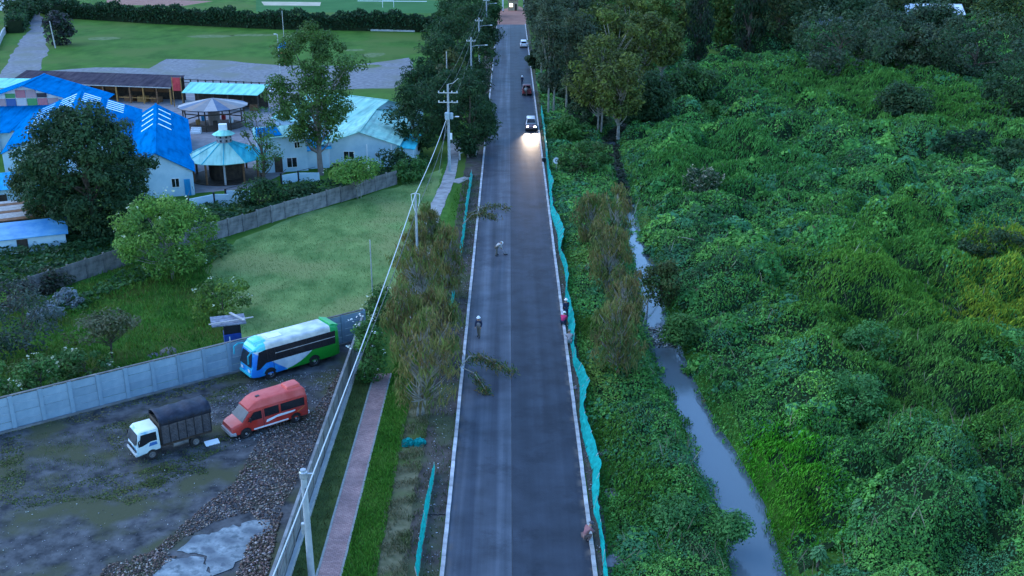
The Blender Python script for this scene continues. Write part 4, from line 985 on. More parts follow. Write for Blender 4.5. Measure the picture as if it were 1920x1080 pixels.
bo = bpy.data.objects.new('shed_lamp_light', bl); COL.objects.link(bo); bo.parent = shed; bo.location = (1.0, -.9, 3.3)
x, y = G(331, 168, 2.9)
bn = empty('red_banner', (x, y, 0), -.05, 'red banner hung over the end of the dark shed roof', 'banner')
MB().box(-.55, .75, -.06, 0, 2.7, 4.9).build('cloth', REDP, bn)
for s in (-.65, .85): MB().box(s - .06, s + .06, -.04, .08, 0, 5.0).build('post', WOODO, bn)
# pale green shed
g0 = Vector(G(342, 173, 2.9)); g1 = Vector(G(484, 178, 2.9)); d = g1 - g0
gs = empty('green_shed', (g0.x, g0.y, 0), math.atan2(d.y, d.x), 'open shed with pale green sheet roof behind the carousel', 'shed'); SL = d.length
MB().slab([(0, -.3, 2.9), (SL, -.3, 2.9), (SL + .6, 4.2, 3.9), (-.6, 4.2, 3.9)], .08).build('roof', GREENR, gs)
MB().box(0.1, SL - .1, 3.9, 4.0, 0, 3.7).build('back_wall', WOODD, gs)
for i in range(6): MB().box(i * SL / 5.1 + .1, i * SL / 5.1 + .28, -.2, -.02, 0, 2.8).build('post', WOODD, gs)
for i in range(5):
    MB().box(i * SL / 5.1 + .6, i * SL / 5.1 + 2.0, 1.2, 1.9, 0, 1.0).build('bench', WOODG if i % 2 else WOOD, gs)
for i in range(9): MB().box(.4 + i * .36, .62 + i * .36, -.16, -.1, .1, 1.15).build('picket', WHITE if i % 2 else BLUER, gs)
# carousel canopy
cx, cy = G(403, 236); cr = 5.3
cz = empty('carousel', (cx, cy, 0), 0, 'round carousel with striped grey and blue canopy in the paved yard', 'carousel')
pc = [mat('canopy_white', (.26, .26, .26), (.34, .33, .32), scale=1, rough=.7), mat('canopy_grey', (.15, .155, .16), (.2, .2, .2), scale=1, rough=.7), mat('canopy_blue', (.06, .10, .17), (.09, .14, .2), scale=1, rough=.7), mat('canopy_tan', (.21, .17, .15), (.26, .22, .19), scale=1, rough=.7)]
for i in range(16):
    a0, a1 = 2 * math.pi * i / 16, 2 * math.pi * (i + 1) / 16
    MB().slab([(.02 * math.cos(a0), .02 * math.sin(a0), 4.35), (cr * math.cos(a0), cr * math.sin(a0), 3.2), (cr * math.cos(a1), cr * math.sin(a1), 3.2)], .04).build('canopy_panel', pc[(0, 2, 3, 1)[i % 4]], cz)
    if i % 2 == 0: MB().tube([(cr * .9 * math.cos(a0), cr * .9 * math.sin(a0), 0), (cr * .9 * math.cos(a0), cr * .9 * math.sin(a0), 3.2)], .1, 6).build('post', WOODD, cz)
    if i % 2 == 0:
        am = 2 * math.pi * (i + 2) / 16; c1 = Vector((cr * .9 * math.cos(a0), cr * .9 * math.sin(a0), 0)); c2 = Vector((cr * .9 * math.cos(am), cr * .9 * math.sin(am), 0))
        for z in (.9, 2.5): MB().bar(c1 + Vector((0, 0, z)), c2 + Vector((0, 0, z)), .08, .16).build('rail', WOODD, cz)
MB().lathe([(.001, .12), (cr * .86, .12), (cr * .86, 0)], 24).build('deck', WOODD, cz)
MB().lathe([(.9, .1), (.9, 3.6)], 12).build('drum', mat('drum_tan', (.22, .17, .14), (.3, .24, .2), scale=1), cz)
MB().lathe([(cr, 3.12), (cr + .03, 3.2), (cr, 3.24)], 16).build('rim', DARK, cz)
for i in range(5):
    a0 = i * 1.257; MB().box(2.6 * math.cos(a0) - .3, 2.6 * math.cos(a0) + .3, 2.6 * math.sin(a0) - .3, 2.6 * math.sin(a0) + .3, .5, 1.3).build('ride_seat', (WHITE, REDP, BLUEL, WOODO, WOODD)[i], cz, bevel=.1)
st_ = MB();
for i in range(3): st_.box(-.75, .75, -.3 + i * .3, 0 + i * .3, 0, .28 * (i + 1))
so_ = st_.build('steps', WHITE, cz); so_.location = (-1.4, -cr * .95 - .5, 0)
# octagonal kiosk with cupola
kx, ky = G(413, 345); kr = 5.2
ko = empty('round_kiosk', (kx, ky + 3.6, 0), .2, 'octagonal open kiosk with cyan roof and small lattice cupola', 'kiosk')
for i in range(12):
    a0, a1 = 2 * math.pi * i / 12, 2 * math.pi * (i + 1) / 12
    p = [(1.0 * math.cos(a0), 1.0 * math.sin(a0), 4.5), (kr * math.cos(a0), kr * math.sin(a0), 2.75), (kr * math.cos(a1), kr * math.sin(a1), 2.75), (1.0 * math.cos(a1), 1.0 * math.sin(a1), 4.5)]
    MB().slab(p, .07).build('roof_panel', CYANR if i in (6, 7, 8, 9, 3, 4, 5) else CYAND, ko)
    MB().bar(Vector(p[0]) + Vector((0, 0, .04)), Vector(p[1]) + Vector((0, 0, .04)), .09, .06).build('roof_rib', CYAND, ko)
    MB().tube([(kr * .86 * math.cos(a0), kr * .86 * math.sin(a0), 0), (kr * .86 * math.cos(a0), kr * .86 * math.sin(a0), 3.0)], .13, 8).build('post', WOODG if i % 3 == 0 else WOOD, ko)
MB().lathe([(.001, .1), (kr * .9, .1), (kr * .9, 0)], 24).build('deck', WOODD, ko)
MB().lathe([(2.2, .1), (2.2, 2.2), (.001, 2.25)], 16).build('core', WOODD, ko)
lat = mat('lattice_stone', (.22, .21, .22), (.34, .33, .34), scale=6, rough=.9)
MB().lathe([(.95, 4.3), (.95, 5.6)], 8).build('cupola_wall', lat, ko)
for i in range(8):
    a0 = i * math.pi / 4 + .39
    for z in (4.75, 5.2): MB().box(-.12, .12, -.02, .02, -.12, .12).build('lattice_opening', DARK, ko).matrix_local = Matrix.Translation((.9 * math.cos(a0), .9 * math.sin(a0), z)) @ Matrix.Rotation(a0 + math.pi / 2, 4, 'Z')
for i in range(8):
    a0, a1 = i * math.pi / 4, (i + 1) * math.pi / 4
    MB().slab([(.3 * math.cos(a0), .3 * math.sin(a0), 6.1), (1.45 * math.cos(a0), 1.45 * math.sin(a0), 5.5), (1.45 * math.cos(a1), 1.45 * math.sin(a1), 5.5), (.3 * math.cos(a1), .3 * math.sin(a1), 6.1)], .05).build('cupola_roof', GREENR, ko)
MB().box(-.5, .5, -.4, .4, 5.95, 6.75).build('vent_box', WHITE, ko, bevel=.05)
# cyan roofed house (T plan)
ca = Vector(G(505, 221, 3.0)); cb = Vector(G(606, 236, 3.0)); d = cb - ca
ch = empty('cyan_roof_house', (ca.x, ca.y, 0), math.atan2(d.y, d.x), 'large pale cyan roofed house behind the tall tree', 'house')
wA = (Vector(G(706, 163, 5.2)) - Vector(G(556, 170, 5.2))).length
gable(ch, 0.6, wA + 2, 0.6, 18, 3.1, 5.6, CYANR, WALLW, .5, 'X')
for i in range(3): window(ch, 1.8 + i * 2.2, .6, .9, 1.0, 1.2)
ba = Vector(G(672, 246, 4.7))
chb = Vector(lx(ch, ba))
gw = empty('cyan_gable_house', (ba.x, ba.y, 0), -.02, 'pale walled gabled house with cyan roof beside the roadside conifers', 'house')
gable(gw, -4.6, 4.9, 0, 20, 3.1, 4.7, CYANR, WALLW, .5)
window(gw, -1.4, 0, 1.0, 1.3, 1.0); window(gw, 2.3, 0, 1.4, .4, .4)
for x_ in (-4.0, 1.0, 4.2): MB().box(x_ - .08, x_ + .08, -.1, -.065, 0, 3.0).build('pilaster', WHITE, gw)
MB().slab([(4.95, -.3, 2.7), (7.3, -.3, 2.4), (7.3, 9, 2.4), (4.95, 9, 2.7)], .07).build('side_roof', CYAND, gw); MB().box(5.0, 7.0, 0.0, .1, 0, 2.4).build('wall', WALLW, gw); MB().box(6.9, 7.0, .1, 8.8, 0, 2.35).build('wall', WALLW, gw)
MB().box(-3.5, 1.5, -.5, -.08, 0, .45).build('plinth', DARK, gw)
# white two storey house
ha = Vector(G(540, 322))
wh = empty('white_house', (ha.x, ha.y, 0), .25, 'white two-storey house with patched blue and cyan roof below the tall tree', 'house')
MB().box(-3.6, 2.6, 0, 6, 0, 4.6).build('wall', WALLW, wh)
MB().slab([(-4, -.4, 4.55), (3, -.4, 4.75), (3, 3.2, 5.5), (-4, 3.2, 5.3)], .07).build('roof', CYANR, wh); MB().slab([(-4, 3.25, 5.3), (3, 3.25, 5.5), (3, 6.4, 4.7), (-4, 6.4, 4.6)], .07).build('roof', BLUEL, wh)
MB().slab([(-3.6, -.1, 4.75), (-.4, -.1, 4.85), (-1.0, 2.6, 5.43), (-3.6, 2.6, 5.33)], .04).build('roof_patch', BLUER, wh)
window(wh, 1.4, 0, 3.1, .6, .7); window(wh, -2.2, 0, 3.1, .6, .6); window(wh, .6, 0, .6, 1.2, 1.2)
MB().box(2.62, 5.4, .8, 5, 0, 2.6).build('annex_wall', WALLW, wh); MB().slab([(2.62, .3, 2.5), (5.8, .3, 2.7), (5.8, 5.4, 3.3), (2.62, 5.4, 3.1)], .07).build('annex_roof', BLUEL, wh)
MB().box(-1.6, -.6, -.05, -.015, 0, 2.0).build('door', WOODD, wh)
# white canopy tent
tx_, ty_ = G(525, 193); tn = empty('canopy_tent', (tx_, ty_, 0), .1, 'white pyramid canopy tent beside the cyan roofed house', 'tent')
for i in range(4):
    a0, a1 = math.pi / 4 + i * math.pi / 2, math.pi / 4 + (i + 1) * math.pi / 2
    MB().slab([(0, 0, 3.3), (2.2 * math.cos(a0), 2.2 * math.sin(a0), 2.2), (2.2 * math.cos(a1), 2.2 * math.sin(a1), 2.2)], .03).build('roof_panel', WHITE, tn)
    MB().tube([(2.1 * math.cos(a0), 2.1 * math.sin(a0), 0), (2.1 * math.cos(a0), 2.1 * math.sin(a0), 2.2)], .05, 6).build('leg', WHITE, tn)
# play tower
px_, py_ = G(535, 118); pt = empty('play_tower', (px_, py_, 0), .2, 'play tower with blue pyramid roof on the far grass field', 'play tower')
for sx2 in (-1, 1):
    for sy2 in (-1, 1): MB().box(sx2 * 1.0 - .08, sx2 * 1.0 + .08, sy2 * 1.0 - .08, sy2 * 1.0 + .08, 0, 3.4).build('post', WOODD, pt)
for i in range(4):
    a0, a1 = math.pi / 4 + i * math.pi / 2, math.pi / 4 + (i + 1) * math.pi / 2
    MB().slab([(0, 0, 4.6), (2.0 * math.cos(a0), 2.0 * math.sin(a0), 3.3), (2.0 * math.cos(a1), 2.0 * math.sin(a1), 3.3)], .06).build('roof_panel', BLUER, pt)
MB().box(-.95, .95, -.95, .95, 1.5, 1.62).build('platform', WOODO, pt); MB().box(-.9, .9, -1.08, -1.02, 1.7, 2.5).build('guard_panel', WOODO, pt)
MB().slab([(-.4, -3.2, .2), (.4, -3.2, .2), (.4, -1.1, 1.55), (-.4, -1.1, 1.55)], .06).build('slide', REDP, pt)
# far buildings glimpsed at the top edge
def house(label, px, py, w, d, h, zr, rm, wm, rz=0., nwin=3):
    x, y = G(px, py); e = empty('far_house', (x, y, 0), rz, label, 'house')
    gable(e, -w / 2, w / 2, 0, d, h, zr, rm, wm, .4, 'X')
    for i in range(nwin): window(e, -w / 2 + (i + .5) * w / nwin, 0, 1.0, w / nwin * .4, 1.2)
    MB().box(w / 2 - 1.4, w / 2 - .5, -.05, -.015, 0, 2.1).build('door', WOODD, e)
house('grey roofed house glimpsed between the trees at the top right', 1545, 66, 13, 8, 2.6, 4.2, GREYR, PANELG, .05)
house('white roofed house behind the right-hand far trees', 1752, 48, 15, 9, 3.2, 5.4, mat('white_sheet_roof', (.62, .68, .74), (.75, .8, .84), scale=.5, rough=.4), WHITE, -.1)
house('low pinkish house with grey roof above the yellow-green trees', 1090, 14, 34, 8, 2.8, 4.4, GREYR, mat('pink_wall', (.34, .3, .31), (.42, .37, .38), scale=.4), .02, 6)
house('small pale house at the far top left beside the gravel track', -10, 20, 12, 8, 2.8, 4.4, GREYR, WHITE, .2)
x, y = G(962, 20); gt_ = empty('gate_house', (x, y, 0), 0, 'tan gatehouse standing at the far end of the road', 'gatehouse')
MB().box(-1.6, 1.6, 0, 3, 0, 3.4).build('wall', mat('tan_wall', (.42, .32, .2), (.5, .4, .26), scale=.6), gt_); MB().slab([(-2.1, -.5, 3.4), (2.1, -.5, 3.4), (2.1, 3.5, 3.7), (-2.1, 3.5, 3.7)], .15).build('roof', GREYR, gt_)
window(gt_, -.6, 0, 1.2, .9, 1.0, emis('lit_window', (1, .75, .4), 2.0)); MB().box(.5, 1.2, -.05, -.015, 0, 2.1).build('door', WOODD, gt_)
for s in (-3.2, 3.4): MB().box(s - .25, s + .25, -.6, -.1, 0, 4.2).build('gate_pillar', WHITE, gt_)
# goal frame on the sports field and white touchline
x, y = G(728, 14); go = empty('goal_frame', (x, y, 0), 0, 'white goal frame on the far sports field', 'goal')
for s in (-1.8, 1.8): MB().tube([(s, 0, 0), (s, 0, 2.2)], .07, 6).build('goal_post', WHITE, go)
MB().tube([(-1.8, 0, 2.2), (1.8, 0, 2.2)], .07, 6).build('crossbar', WHITE, go)
a = G(670, 2); b_ = G(800, 3); ln_ = MB().slab([(a[0], a[1], .02), (b_[0], b_[1], .02), (b_[0], b_[1] + 1.2, .02), (a[0], a[1] + 1.2, .02)], .01).build('touchline', WHITE); tag(ln_, kind='structure')
# stone walls along the track / low white walls on the field edge
def low_wall(label, pxs, h, m, n=6):
    pts = [Vector(G(*q)) for q in pxs]; e = empty('low_wall', (pts[0].x, pts[0].y, 0), 0, label, 'wall'); o = pts[0]
    for a, b_ in zip(pts[:-1], pts[1:]):
        for i in range(n):
            p = a.lerp(b_, i / n) - o; q = a.lerp(b_, (i + .96) / n) - o
            MB().bar((p.x, p.y, h / 2 - .1), (q.x, q.y, h / 2 - .1), .3, h + .2 + random.uniform(-.1, .1)).build('block', m, e)
low_wall('pale curving stone wall left of the gravel track', [(-6, 95), (6, 68), (22, 48), (24, 36)], 1.5, CONC, 5)
low_wall('low broken white wall along the far field hedge', [(695, 58), (740, 59), (778, 60)], .45, CONC, 9)
# blue box shelter with crossed planks beside the bus wall
x, y = G(438, 650); bs = empty('blue_cabinet', (x, y, 0), .35, 'small blue cabinet with loose planks crossed on its roof behind the wall', 'cabinet')
BLUEP = mat('royal_blue_paint', (.01, .04, .22), (.02, .07, .30), scale=2, rough=.5)
MB().box(-.65, .65, -.5, .6, 0, 1.25).build('box', BLUEP, bs, bevel=.03); MB().box(-.6, .6, -.35, .6, 1.25, 1.9).build('recess', DARK, bs)
MB().box(-.3, -.22, -.53, -.5, .15, 1.1).build('handle_strip', WHITE, bs)
MB().slab([(-1.5, -.6, 2.15), (1.1, -.6, 2.1), (1.1, 1.0, 2.3), (-1.5, 1.0, 2.35)], .08).build('roof_sheet', mat('roof_rubble', (.10, .11, .14), (.24, .26, .3), scale=3, rough=.8, bump=.6), bs)
for s in (-.6, .6): MB().box(s - .05, s + .05, -.45, -.35, 1.25, 2.1).build('post', DARK, bs)
MB().bar((-1.7, -.45, 2.3), (1.7, -.2, 2.36), .12, .06).build('plank', WOODG, bs); MB().bar((.05, 1.0, 2.5), (.95, -.75, 2.42), .2, .06).build('plank', WOODG, bs)

# ------------------------------------------------------------------ trees and shrubs
DKG = [(.018, .048, .022), (.028, .068, .028), (.040, .088, .034), (.052, .10, .038)]
MIDG = [(.038, .11, .03), (.058, .15, .036), (.085, .19, .042)]
LTG = [(.09, .21, .035), (.13, .27, .045), (.18, .32, .06), (.06, .15, .035)]
OLV = [(.05, .07, .022), (.075, .095, .03), (.095, .11, .035), (.04, .055, .02)]
VNP = [(.042, .14, .04), (.065, .19, .05), (.09, .24, .06)]
BRN = [(.19, .14, .05), (.14, .10, .045), (.15, .18, .045), (.11, .17, .04), (.23, .18, .07), (.08, .14, .035)]
GRY = [(.07, .095, .075), (.09, .12, .10), (.05, .075, .06)]
YLG = [(.10, .145, .03), (.14, .18, .035), (.075, .11, .026), (.05, .075, .022)]
DRYL = [(.13, .14, .08), (.17, .165, .10), (.09, .11, .055)]
EUC = [(.055, .09, .055), (.075, .11, .06), (.04, .065, .04), (.09, .12, .06)]
NLEAF = [0]
def grow_tree(name, label, cat, base, h, w, cols, ch=0.7, ncl=40, lpc=70, ls=0.3, rc=None, open_=0.0, trunk_r=None, bark=BARK, flowers=0, fcol=(.55, .6, .4),
              shape='round', weep=0.0, asp=0.5, nlimb=9, stems=1, depth=None, up=0.6, group=None, clw=None, lean=(0, 0)):
    e = empty(name, base, random.uniform(0, 6.28), label, cat, group)
    rw = w / 2; cz = h * (1 - ch / 2); rz = h * ch / 2
    # cluster centres through the crown volume, kept off a plain ellipsoid by lumps
    P_ = []
    lob = [(random.uniform(0, 6.28), random.uniform(-.7, .8), random.uniform(.65, 1.2)) for _ in range(7)]
    while len(P_) < ncl:
        v = Vector((random.gauss(0, 1), random.gauss(0, 1), random.gauss(0, 1))).normalized()
        f = random.random() ** (1 / 3) if random.random() < .35 else random.uniform(.72, 1.0)
        a = math.atan2(v.y, v.x); k = 1.0
        for la, lz, lk in lob:
            dd = math.cos(a - la) * .5 + .5
            if abs(v.z - lz) < .5 and dd > .85: k *= lk
        x = v.x * f * rw * k; y = v.y * f * rw * k; z = v.z * f
        if shape == 'cone':
            t_ = (z + 1) / 2; kk = (1.12 - t_) ** 0.8; x *= kk; y *= kk
        elif shape == 'umbrella':
            z = z * .55 + .3 - .35 * (x * x + y * y) / (rw * rw)
        elif shape == 'column': kk = 1 - .25 * abs(z); x *= kk; y *= kk
        P_.append(Vector((x + lean[0] * (z + 1) / 2, y + lean[1] * (z + 1) / 2, cz + z * rz)))
    # skeleton
    tr = trunk_r or max(.07, h * .018); tb = MB()
    for s_ in range(stems):
        off = Vector((random.uniform(-.25, .25), random.uniform(-.25, .25), 0)) * (stems > 1) * w * .2
        topz = h * (.82 if shape in ('cone', 'column') else .62)
        tp_ = [off + Vector((random.uniform(-.05, .05) * w * f + lean[0] * f * .8, random.uniform(-.05, .05) * w * f + lean[1] * f * .8, -.2 + (topz + .2) * f)) for f in (0, .25, .5, .75, 1)]
        tb.tube(tp_, [tr * 1.25 / stems ** .5, tr / stems ** .5, tr * .8 / stems ** .5, tr * .55 / stems ** .5, tr * .25 / stems ** .5], 7)
        for c in random.sample(P_, min(nlimb, len(P_))):
            f = min(.95, max(.25, (c.z - h * .12) / max(topz, .1) * random.uniform(.55, .8)))
            i = min(3, int(f * 4)); q = tp_[i].lerp(tp_[i + 1], f * 4 - i); mid = q.lerp(c, .5) + Vector((0, 0, -.04 * h + .02 * h * random.random()))
            tb.tube([q, mid, c], [tr * .42, tr * .26, tr * .08], 5, cap=False)
    tb.build('trunk', bark, e, True, sharp=70)
    # leaves
    P_ = np.array([tuple(p) for p in P_]); n = ncl * lpc
    ci = np.repeat(np.arange(ncl), lpc); rc = rc or w * .13
    crad = rc * rng.uniform(.65, 1.35, ncl)[ci]
    d = rdir(n); fr = rng.uniform(.35, 1, n) ** .6
    sc3 = np.array([1, 1, .75 if shape != 'cone' else .45])
    C = P_[ci] + d * (crad * fr)[:, None] * sc3
    if weep:
        drop = rng.uniform(0, 1, n) ** 1.2 * weep * (rng.uniform(0, 1.25, ncl) ** 1.5)[ci]
        C[:, 2] -= drop; C[:, :2] *= 1 + .0 * drop[:, None]
        T = norm(np.stack([rng.normal(0, .42, n), rng.normal(0, .42, n), -np.ones(n)], 1)); N = rdir(n); N = norm(N - T * np.sum(N * T, 1, keepdims=True))
        keep = C[:, 2] > .15; C = C[keep]; T = T[keep]; N = N[keep]; ci = ci[keep]; n = len(C)
        V = leaf_quads(C, N, ls * rng.uniform(.7, 1.5, n), asp, T)
    else:
        C[:, 2] = np.maximum(C[:, 2], .08)
        N = norm(d * .8 + rdir(n) * .7 + np.array([0, 0, up]))
        V = leaf_quads(C, N, ls * rng.uniform(.65, 1.35, n), asp)
    cc = pal(cols, ncl, clw, .12)[ci] * .55 + pal(cols, n, clw, .2) * .45
    addobj('crown', quad_mesh('crown', V, cc, LEAF), e); NLEAF[0] += n
    if flowers:
        i = rng.integers(0, ncl, flowers); d2 = rdir(flowers); d2[:, 2] = np.abs(d2[:, 2]) * .9 - .15
        Cf = P_[i] + norm(P_[i] - np.array([0, 0, cz]) * 1.0) * rc * .5 + d2 * rc * .95
        k_ = 5; Cf = np.repeat(Cf, k_, 0) + rng.normal(0, .10, (flowers * k_, 3))
        V = leaf_quads(Cf, norm(rdir(flowers * k_) + np.array([0, 0, 1.5])), rng.uniform(.13, .24, flowers * k_), .9)
        addobj('blossom', quad_mesh('blossom', V, pal([fcol], flowers * k_, None, .1), LEAF), e)
    return e
def tpx(name, label, bx_, by_, top, wpx, cols, cat='tree', z0=0.0, **k):
    x, y = G(bx_, by_, z0); h = HT(bx_, by_, top) - z0; w = wpx / PXM(x, y, h * .6)
    dist = math.hypot(y, H)
    k.setdefault('ls', max(.16, .0034 * dist)); 
    return grow_tree(name, label, cat, (x, y, z0), h, w, cols, **k)

# left side
tpx('broadleaf_tree', 'big dark dense tree in front of the blue hall', 178, 446, 196, 215, DKG, ncl=150, lpc=170, ch=.94, rc=1.35, trunk_r=.35, lean=(.6, 0), clw=[.3, .3, .25, .15], ls=.42)
tpx('broadleaf_tree', 'dark leafy tree with yellowish lower leaves left of the big dark tree', 92, 432, 268, 110, DKG + [(.09, .10, .025)], ncl=70, lpc=150, ch=.92, rc=1.0, ls=.34)
tpx('broadleaf_tree', 'dark tree merging with the right flank of the big dark tree', 258, 412, 232, 84, DKG, ncl=60, lpc=140, ch=.88, rc=.95, ls=.32)
tpx('elder_tree', 'round light green tree dotted with white blossom beside the lawn', 325, 523, 372, 190, LTG, ncl=90, lpc=150, ch=.9, rc=.9, flowers=55, stems=3, bark=BARKP, ls=.3)
tpx('elder_tree', 'light green domed tree on bare stems at the head of the lawn', 672, 372, 296, 102, LTG, ncl=45, lpc=70, ch=.72, rc=.9, flowers=16, stems=4, bark=BARKP, shape='umbrella', ls=.34)
tpx('eucalyptus_tree', 'tall open tree with bare limbs in front of the cyan roofs', 602, 328, 45, 165, [(.055, .12, .028), (.075, .155, .036), (.045, .09, .024)], ncl=110, lpc=180, ch=.78, rc=1.3, trunk_r=.32, nlimb=26, ls=.36, bark=mat('grey_bark', (.13, .11, .10), (.2, .18, .16), scale=2, rough=.9))
tpx('slender_tree', 'slender wispy tree beside the octagonal kiosk', 497, 352, 186, 66, MIDG + OLV[:1], ncl=36, lpc=50, ch=.8, rc=.8, nlimb=14, ls=.3)
tpx('leafy_shrub', 'dark shrub under the slender tree by the old wall', 488, 392, 338, 78, DKG + MIDG[:1], 'shrub', ncl=26, lpc=60, ch=1.0, rc=.9)
tpx('leafy_shrub', 'dark hedge shrub left of the light green domed tree', 560, 372, 345, 80, DKG, 'shrub', ncl=22, lpc=55, ch=1.0, rc=.9)
tpx('leafy_shrub', 'green shrub behind the end of the old wall', 768, 338, 300, 70, MIDG, 'shrub', ncl=22, lpc=60, ch=1.0, rc=.9)
tpx('leafy_shrub', 'dark shrub between the gabled house and the conifers', 742, 325, 280, 62, DKG, 'shrub', ncl=22, lpc=55, ch=1.0, rc=.9)
for i, (a, b_, tp_, ww, lab) in enumerate(((778, 292, 150, 108, 'broad dark conifer overhanging the cyan gable, left of the cross-arm pole'), (883, 292, 140, 88, 'broad dark conifer right of the cross-arm pole, brushing the road'), (832, 262, 132, 84, 'dark conifer directly behind the cross-arm pole'),
        (905, 262, 178, 44, 'small dark conifer leaning over the left kerb'), (792, 205, 112, 70, 'dark conifer behind the left broad one'), (880, 208, 122, 84, 'dark conifer behind the right broad one'))):
    tpx('conifer', lab, a, b_, tp_, ww, DKG[:3], ncl=70, lpc=62, ch=.95, rc=1.15, shape='round' if i != 3 else 'cone', asp=.32, up=.2, trunk_r=.26, ls=.62, group='dark conifers along the left of the road')
tpx('pale_bush', 'pale feathery bush around the thin bare pole among the conifers', 845, 175, 96, 52, OLV + DRYL[:1], 'shrub', ncl=30, lpc=60, ch=.9, rc=1.0)
for i, (a, b_, tp_, ww) in enumerate(((830, 140, 66, 78), (895, 150, 60, 66), (858, 112, 30, 92), (912, 96, 34, 48), (825, 90, 34, 64), (878, 72, 8, 80), (850, 66, 2, 72), (915, 58, -2, 48), (880, 38, -26, 78), (846, 32, -22, 52), (918, 30, -30, 44))):
    tpx('conifer', 'dark green roadside conifer receding towards the top of the road, number hidden in the row', a, b_, tp_, ww, DKG + MIDG[:1] if i > 3 else DKG, ncl=46, lpc=55, ch=.95, rc=1.5, asp=.34, up=.2, ls=.8, group='dark conifers along the left of the road')['label'] = [
        'conifer whose crown meets the grass field, just above the pale bush', 'conifer leaning over the kerb below the first far pole', 'tall bright-topped conifer left of the first far pole', 'narrow conifer at the road edge right of the first far pole',
        'conifer beside the end of the far field hedge', 'conifer behind the second far pole', 'conifer left of the second far pole, above the hedge end', 'narrow conifer at the kerb opposite the white car', 'topmost wide conifer behind the far pole', 'topmost left conifer bordering the sports field', 'topmost conifer beside the end of the road'][i]
tpx('grey_tree', 'grey-green sparse tree at the left edge above the blue wall', 52, 668, 548, 118, GRY + DKG[:1], ncl=34, lpc=50, ch=.85, rc=1.0, nlimb=14)
tpx('grey_tree', 'dark grey shrub tree cut by the left edge', -8, 690, 572, 90, GRY[2:] + DKG[:2], ncl=28, lpc=55, ch=.95, rc=.9)
tpx('silver_bush', 'upper silvery bush on the rough grass', 128, 578, 545, 62, [(.17, .21, .21), (.22, .26, .26)], 'shrub', ncl=18, lpc=55, ch=1.0, rc=.5)
tpx('silver_bush', 'lower silvery bush on the rough grass', 92, 604, 566, 60, [(.16, .19, .20), (.2, .24, .25)], 'shrub', ncl=18, lpc=55, ch=1.0, rc=.5)
tpx('dry_tree', 'flat-topped tree with pale dry leaves on the rough grass', 207, 674, 584, 112, DRYL + OLV[:2], ncl=40, lpc=55, ch=.6, rc=.65, shape='umbrella', nlimb=16, stems=2)
for a, b_, tp_, ww, lab in ((20, 752, 684, 96, 'white-flecked shrub against the blue wall at the left edge'), (82, 742, 668, 80, 'second white-flecked shrub against the blue wall'), (165, 715, 660, 90, 'rightmost flecked shrub against the blue wall'), (125, 700, 668, 60, 'dark low shrub between the flecked shrubs')):
    tpx('elder_shrub', lab, a, b_, tp_, ww, MIDG + [(.12, .15, .06)], 'shrub', ncl=26, lpc=60, ch=1.0, rc=.6, flowers=9 if 'dark' not in lab else 0, fcol=(.45, .48, .32))
tpx('leafy_shrub', 'small bright yellow-green shrub behind the blue cabinet', 420, 600, 522, 98, [(.13, .22, .03), (.09, .17, .03), (.05, .10, .03)], 'shrub', ncl=30, lpc=60, ch=.95, rc=.7, flowers=10)
tpx('elder_shrub', 'white-blossomed bush growing at the corner of the two walls', 698, 712, 600, 70, LTG[3:] + MIDG, 'shrub', ncl=44, lpc=70, ch=.98, rc=.6, flowers=16, fcol=(.7, .75, .68))
tpx('elder_shrub', 'flowering shrub beside the thin steel post', 715, 610, 540, 62, MIDG + OLV[:1], 'shrub', ncl=26, lpc=55, ch=1.0, rc=.6, flowers=14)
tpx('leafy_shrub', 'dusty brown shrub clump beside the gravel track', 112, 84, 22, 46, DKG[:1] + [(.06, .055, .06), (.045, .045, .05)], 'shrub', ncl=34, lpc=50, ch=1.0, rc=1.6)
tpx('leafy_shrub', 'shrub between the track and the pale stone wall', 38, 40, -8, 60, DKG, 'shrub', ncl=30, lpc=50, ch=1.0, rc=1.8)
tpx('leafy_shrub', 'low brown shrub at the foot of the old wall', 95, 545, 512, 60, [(.06, .055, .045), (.08, .07, .05)] + DKG[:1], 'shrub', ncl=20, lpc=55, ch=1.0, rc=.7)
tpx('leafy_shrub', 'brownish thicket at the left edge below the old wall', 20, 580, 528, 110, [(.06, .055, .05), (.05, .05, .045)] + GRY[2:], 'shrub', ncl=30, lpc=55, ch=1.0, rc=.8)

# weeping trees by the road
WEEP = dict(weep=1.5, asp=.15, ls=.52, nlimb=30, ncl=52, lpc=46, rc=.55, ch=.88, bark=BARKP, trunk_r=.14, stems=3)
for a, b_, tp_, ww, lab in ((788, 778, 575, 128, 'nearest weeping brown-green tree at the end of the brick walkway'), (762, 690, 535, 84, 'left weeping tree beside the walkway'), (834, 680, 535, 84, 'weeping tree closest to the left kerb'), (800, 600, 450, 100, 'tall weeping tree behind the nearest one'),
        (778, 530, 410, 52, 'thin brownish weeping tree along the path'), (838, 560, 425, 66, 'weeping tree at the netting by the left kerb'), (818, 470, 380, 44, 'farthest weeping tree beside the concrete path')):
    tpx('weeping_tree', lab, a, b_, tp_, ww, BRN, group='weeping trees on the left verge', lean=(random.uniform(-.9, .9), random.uniform(-.8, .4)), **WEEP)
for a, b_, tp_, ww, lab in ((1162, 705, 552, 104, 'nearest weeping tree on the stream bank'), (1170, 630, 495, 74, 'weeping tree leaning over the stream narrows'), (1142, 555, 415, 76, 'middle weeping tree on the left stream bank'), (1148, 490, 345, 62, 'brown weeping tree where the stream disappears'), (1112, 465, 360, 62, 'far weeping tree between road and stream')):
    tpx('weeping_tree', lab, a, b_, tp_, ww, BRN + [(.05, .08, .03)], group='weeping trees on the stream bank', lean=(random.uniform(-.7, .9), random.uniform(-.8, .4)), **WEEP)
